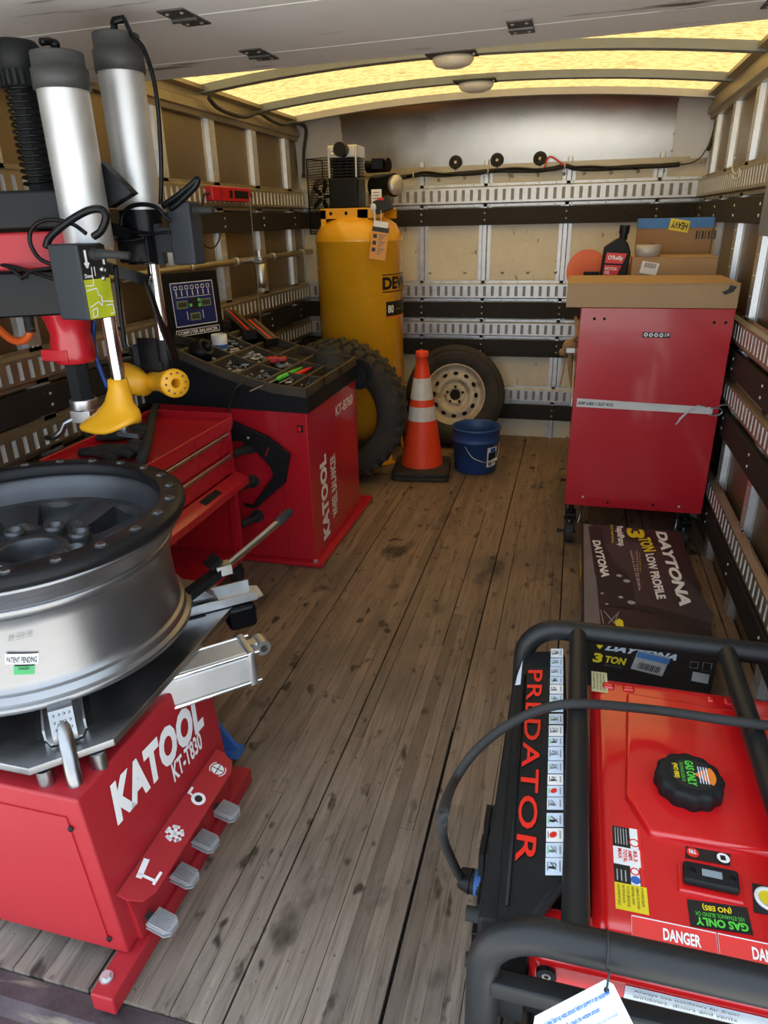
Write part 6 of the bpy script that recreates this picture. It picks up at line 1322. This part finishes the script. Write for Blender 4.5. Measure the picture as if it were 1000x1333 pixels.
# conduit along the left wall
q = MB(); q.cyl((-1.742,1.9,1.213),(-1.742,4.68,1.213),.016,seg=14); cdt = q.build('air_pipe','rail_tan',None,origin=(-1.742,3.3,1.213)); tag(cdt,'long tan metal pipe running along the left wall between rails','pipe')
for y in (2.55,3.06,3.54,4.03,4.50):
    q = MB(); q.lathe([(.017,-.012),(.022,-.012),(.022,.012),(.017,.012)],14,Matrix.Translation((-1.742,y,1.213))@Matrix.Rotation(math.pi/2,4,'X'),closed=True); q.box((-1.775,y-.012,1.205),(-1.755,y+.012,1.221)); q.build('pipe_clip','galvanised',cdt)
# hanging air filter
hf = thing('air_filter','small polished metal air filter hanging from the wall pipe','air filter',P(340,345,x=-1.70))
c = P(336,338,x=-1.70); d2 = P(345,374,x=-1.70); q = MB(); q.lathe([(0,0),(.016,0),(.030,.012),(.033,.03),(.033,.125),(.026,.135),(0,.135)],24,Matrix.Translation((c.x,c.y+.02,d2.z))); q.build('bowl','brushed_alu',hf)
q = MB(); q.box((c.x-.03,c.y-.015,d2.z+.135),(c.x+.03,c.y+.055,d2.z+.165)); q.cyl((c.x,c.y+.02,d2.z+.16),(c.x,c.y+.02,d2.z+.20),.02,seg=14); q.box((c.x-.045,c.y-.045,d2.z+.15),(c.x+.02,c.y+.0,d2.z+.162)); q.build('head','brushed_alu',hf)
q = MB(); q.cyl((c.x,c.y+.02,d2.z-.02),(c.x,c.y+.02,d2.z+.002),.007,seg=10); q.build('drain','white_paint',hf)
q = MB(); q.tube(smooth_path([P(x,y,x=-1.67) for x,y in ((325,256),(328,290),(331,325),(335,360),(337,395),(340,425))],5),.003,6); tag(q.build('hanging_wire','grey_print',None,origin=P(325,256,x=-1.67)),'thin dark wire hanging from the red power strip','wire')
q = MB(); q.tube(smooth_path([P(x,y,x=-1.72) for x,y in ((263,300),(262,312),(270,322),(280,321),(286,310),(286,300))],5),.004,6); tag(q.build('cable_loop','black_rubber',None,origin=P(263,300,x=-1.72)),'short black cable loop hanging below the upper left board','cable')
# wiring under the left head rail, down the corner and along the back wall
q = MB(); q.tube(smooth_path([P(x,y,x=-1.715) for x,y in ((272,128),(283,140),(300,148),(320,152),(337,147),(352,156),(368,162),(384,160))]+[Vector((-1.70,4.60,1.93)),Vector((-1.73,4.62,1.80)),Vector((-1.74,4.62,1.66))],6),.010,8); tag(q.build('wiring_loom','black_rubber',None,origin=(-1.715,4.0,1.93)),'black wiring loom drooping under the left head rail','wiring')
random.seed(5)
bl = thing('rear_wiring_loom','thick black wiring loom clipped along the back wall seam','wiring',(-.3,4.64,1.66))
pts = [P(x,y,y=4.64) for x,y in ((495,233),(510,234),(530,230),(552,227),(575,228),(600,226),(625,224),(648,222),(672,222),(700,222),(722,219),(736,216),(748,219),(770,220),(800,219),(830,217),(860,216),(885,214))]
q = MB(); q.tube(smooth_path(pts,4),.0125,8); q.build('sleeve','black_rubber',bl)
q = MB(); q.tube(smooth_path([p_+Vector((0,-.012,.012*math.sin(i*1.3))) for i,p_ in enumerate(pts[2:-2])],4),.006,6); q.build('side_wire','black_gloss',bl)
q = MB(); q.tube(smooth_path([P(x,y,y=4.63) for x,y in ((709,219),(712,208),(717,204),(726,209),(735,216))],5),.0045,6); q.build('red_wire','red_print',bl)
q = MB(); q.tube(smooth_path([P(x,y,y=4.60) for x,y in ((885,214),(900,212),(912,205),(919,195),(922,194))],5),.003,6); q.build('thin_lead','black_rubber',bl)
for x, y in ((538,229),(635,223),(735,216)):
    c = P(x,y,y=4.63); q = MB(); q.tube([c+Vector((0,-.005,.022)),c+Vector((.004,-.012,0)),c+Vector((0,-.005,-.022))],.003,6); q.build('cable_tie','white_paint',bl)
for x, y in ((593,212),(647,209),(703,207)):
    c = P(x,y,y=4.672); g_ = thing('marker_lamp_grommet',{593:'black rubber lamp grommet with silver centre, the one nearest the compressor',647:'black rubber lamp grommet with silver centre, between the other two grommets',703:'black rubber lamp grommet with silver centre, beside the red wire'}[x],'grommet',tuple(c),0,'lamp grommets on the curved sheet'); W = frame(c,(1,0,0),(0,-.3,1))
    q = MB(); q.lathe([(.017,.006),(.022,.014),(.032,.014),(.039,.006),(.040,-.01)],28,W); q.build('rubber_ring','black_rubber',g_); q = MB(); q.lathe([(.018,.004),(.010,.008),(.006,.014),(0,.015)],20,W); q.build('socket','brushed_alu',g_)
    q = MB(); q.tube(smooth_path([W@Vector((0,-.003,.014)),W@Vector((.004,-.03,.018)),W@Vector((.0,-.05,.004))],4),.0025,6); q.build('lead','black_gloss',g_)
# corner loom on the right
q = MB(); q.tube(smooth_path([P(x,y,y=4.50) for x,y in ((935,128),(936,145),(932,165),(926,185),(921,196))],5),.010,8); tag(q.build('corner_cable','black_rubber',None,origin=P(935,128,y=4.5)),'black cable running down the right back corner','cable')
# switch box on the right wall
sb_ = thing('switch_box','grey metal switch box with two pale clips on the right wall','switch box',(.61,2.95,1.40))
c = P(1000,300,x=.585); q = MB(); q.box((.565,c.y-.12,1.325),(.624,c.y+.045,1.50)); bevel(q.build('case','gauge_bow',sb_),.006,2)
for z0_ in (1.375,1.445):
    q = MB(); q.box((.580,c.y+.047,z0_),(.624,c.y+.115,z0_+.048)); bevel(q.build('clip','white_paint',sb_),.004,1)
q = MB(); q.box((.60,c.y+.047,1.335),(.625,c.y+.115,1.372)); q.build('foot_block','cardboard_dark',sb_)
q = MB(); q.tube(smooth_path([P(x,y,x=.612) for x,y in ((958,205),(954,212),(954,222),(959,226),(963,220),(962,230),(956,232),(953,228)) ],5),.003,6); tag(q.build('hook_wire','white_paint',None,origin=P(958,205,x=.612)),'bent pale wire hook hung on the upper right rail','hook')
# dome lights under the roof bows
for x, y, yy, lab in ((620,104,4.04,'pale plastic dome light with a dark mounting plate, under a roof bow'),(590,74,3.39,'pale plastic dome light half hidden by the rolled-up door')):
    c = P(x,y,y=yy); zz = roofz(c.x)-.036; t_ = thing('dome_light',lab,'light',(c.x,yy,zz))
    q = MB(); q.lathe([(0,-.042),(.045,-.040),(.075,-.030),(.088,-.012),(.088,.0),(0,.0)],32,Matrix.Translation((c.x,yy,zz))@Matrix.Diagonal((1,.75,1,1))); q.build('lens','lens_cream' if 'lens_cream' in M_ else mat('lens_cream',(.88,.84,.74),.4,0,.08,12),t_)
    q = MB(); q.box((c.x-.105,yy-.085,zz),(c.x+.105,yy+.03,zz+.006)); q.build('mounting_plate','gauge_grey',t_)
    q = MB(); q.ball((c.x+.094,yy-.05,zz-.004),.006,8,6); q.build('screw','galvanised',t_)

# repeats share a group
GROUPS = {'work_glove':'work gloves on the cart', 'weight_box':'boxes of wheel weights on the balancer', 'screwdriver':'screwdrivers in the balancer tray', 'traffic_cone':'nested traffic cones', 'dome_light':'dome lights under the roof'}
for o in list(sc.objects):
    k = o.name.split('.')[0]
    if o.parent is None and k in GROUPS: o['group'] = GROUPS[k]
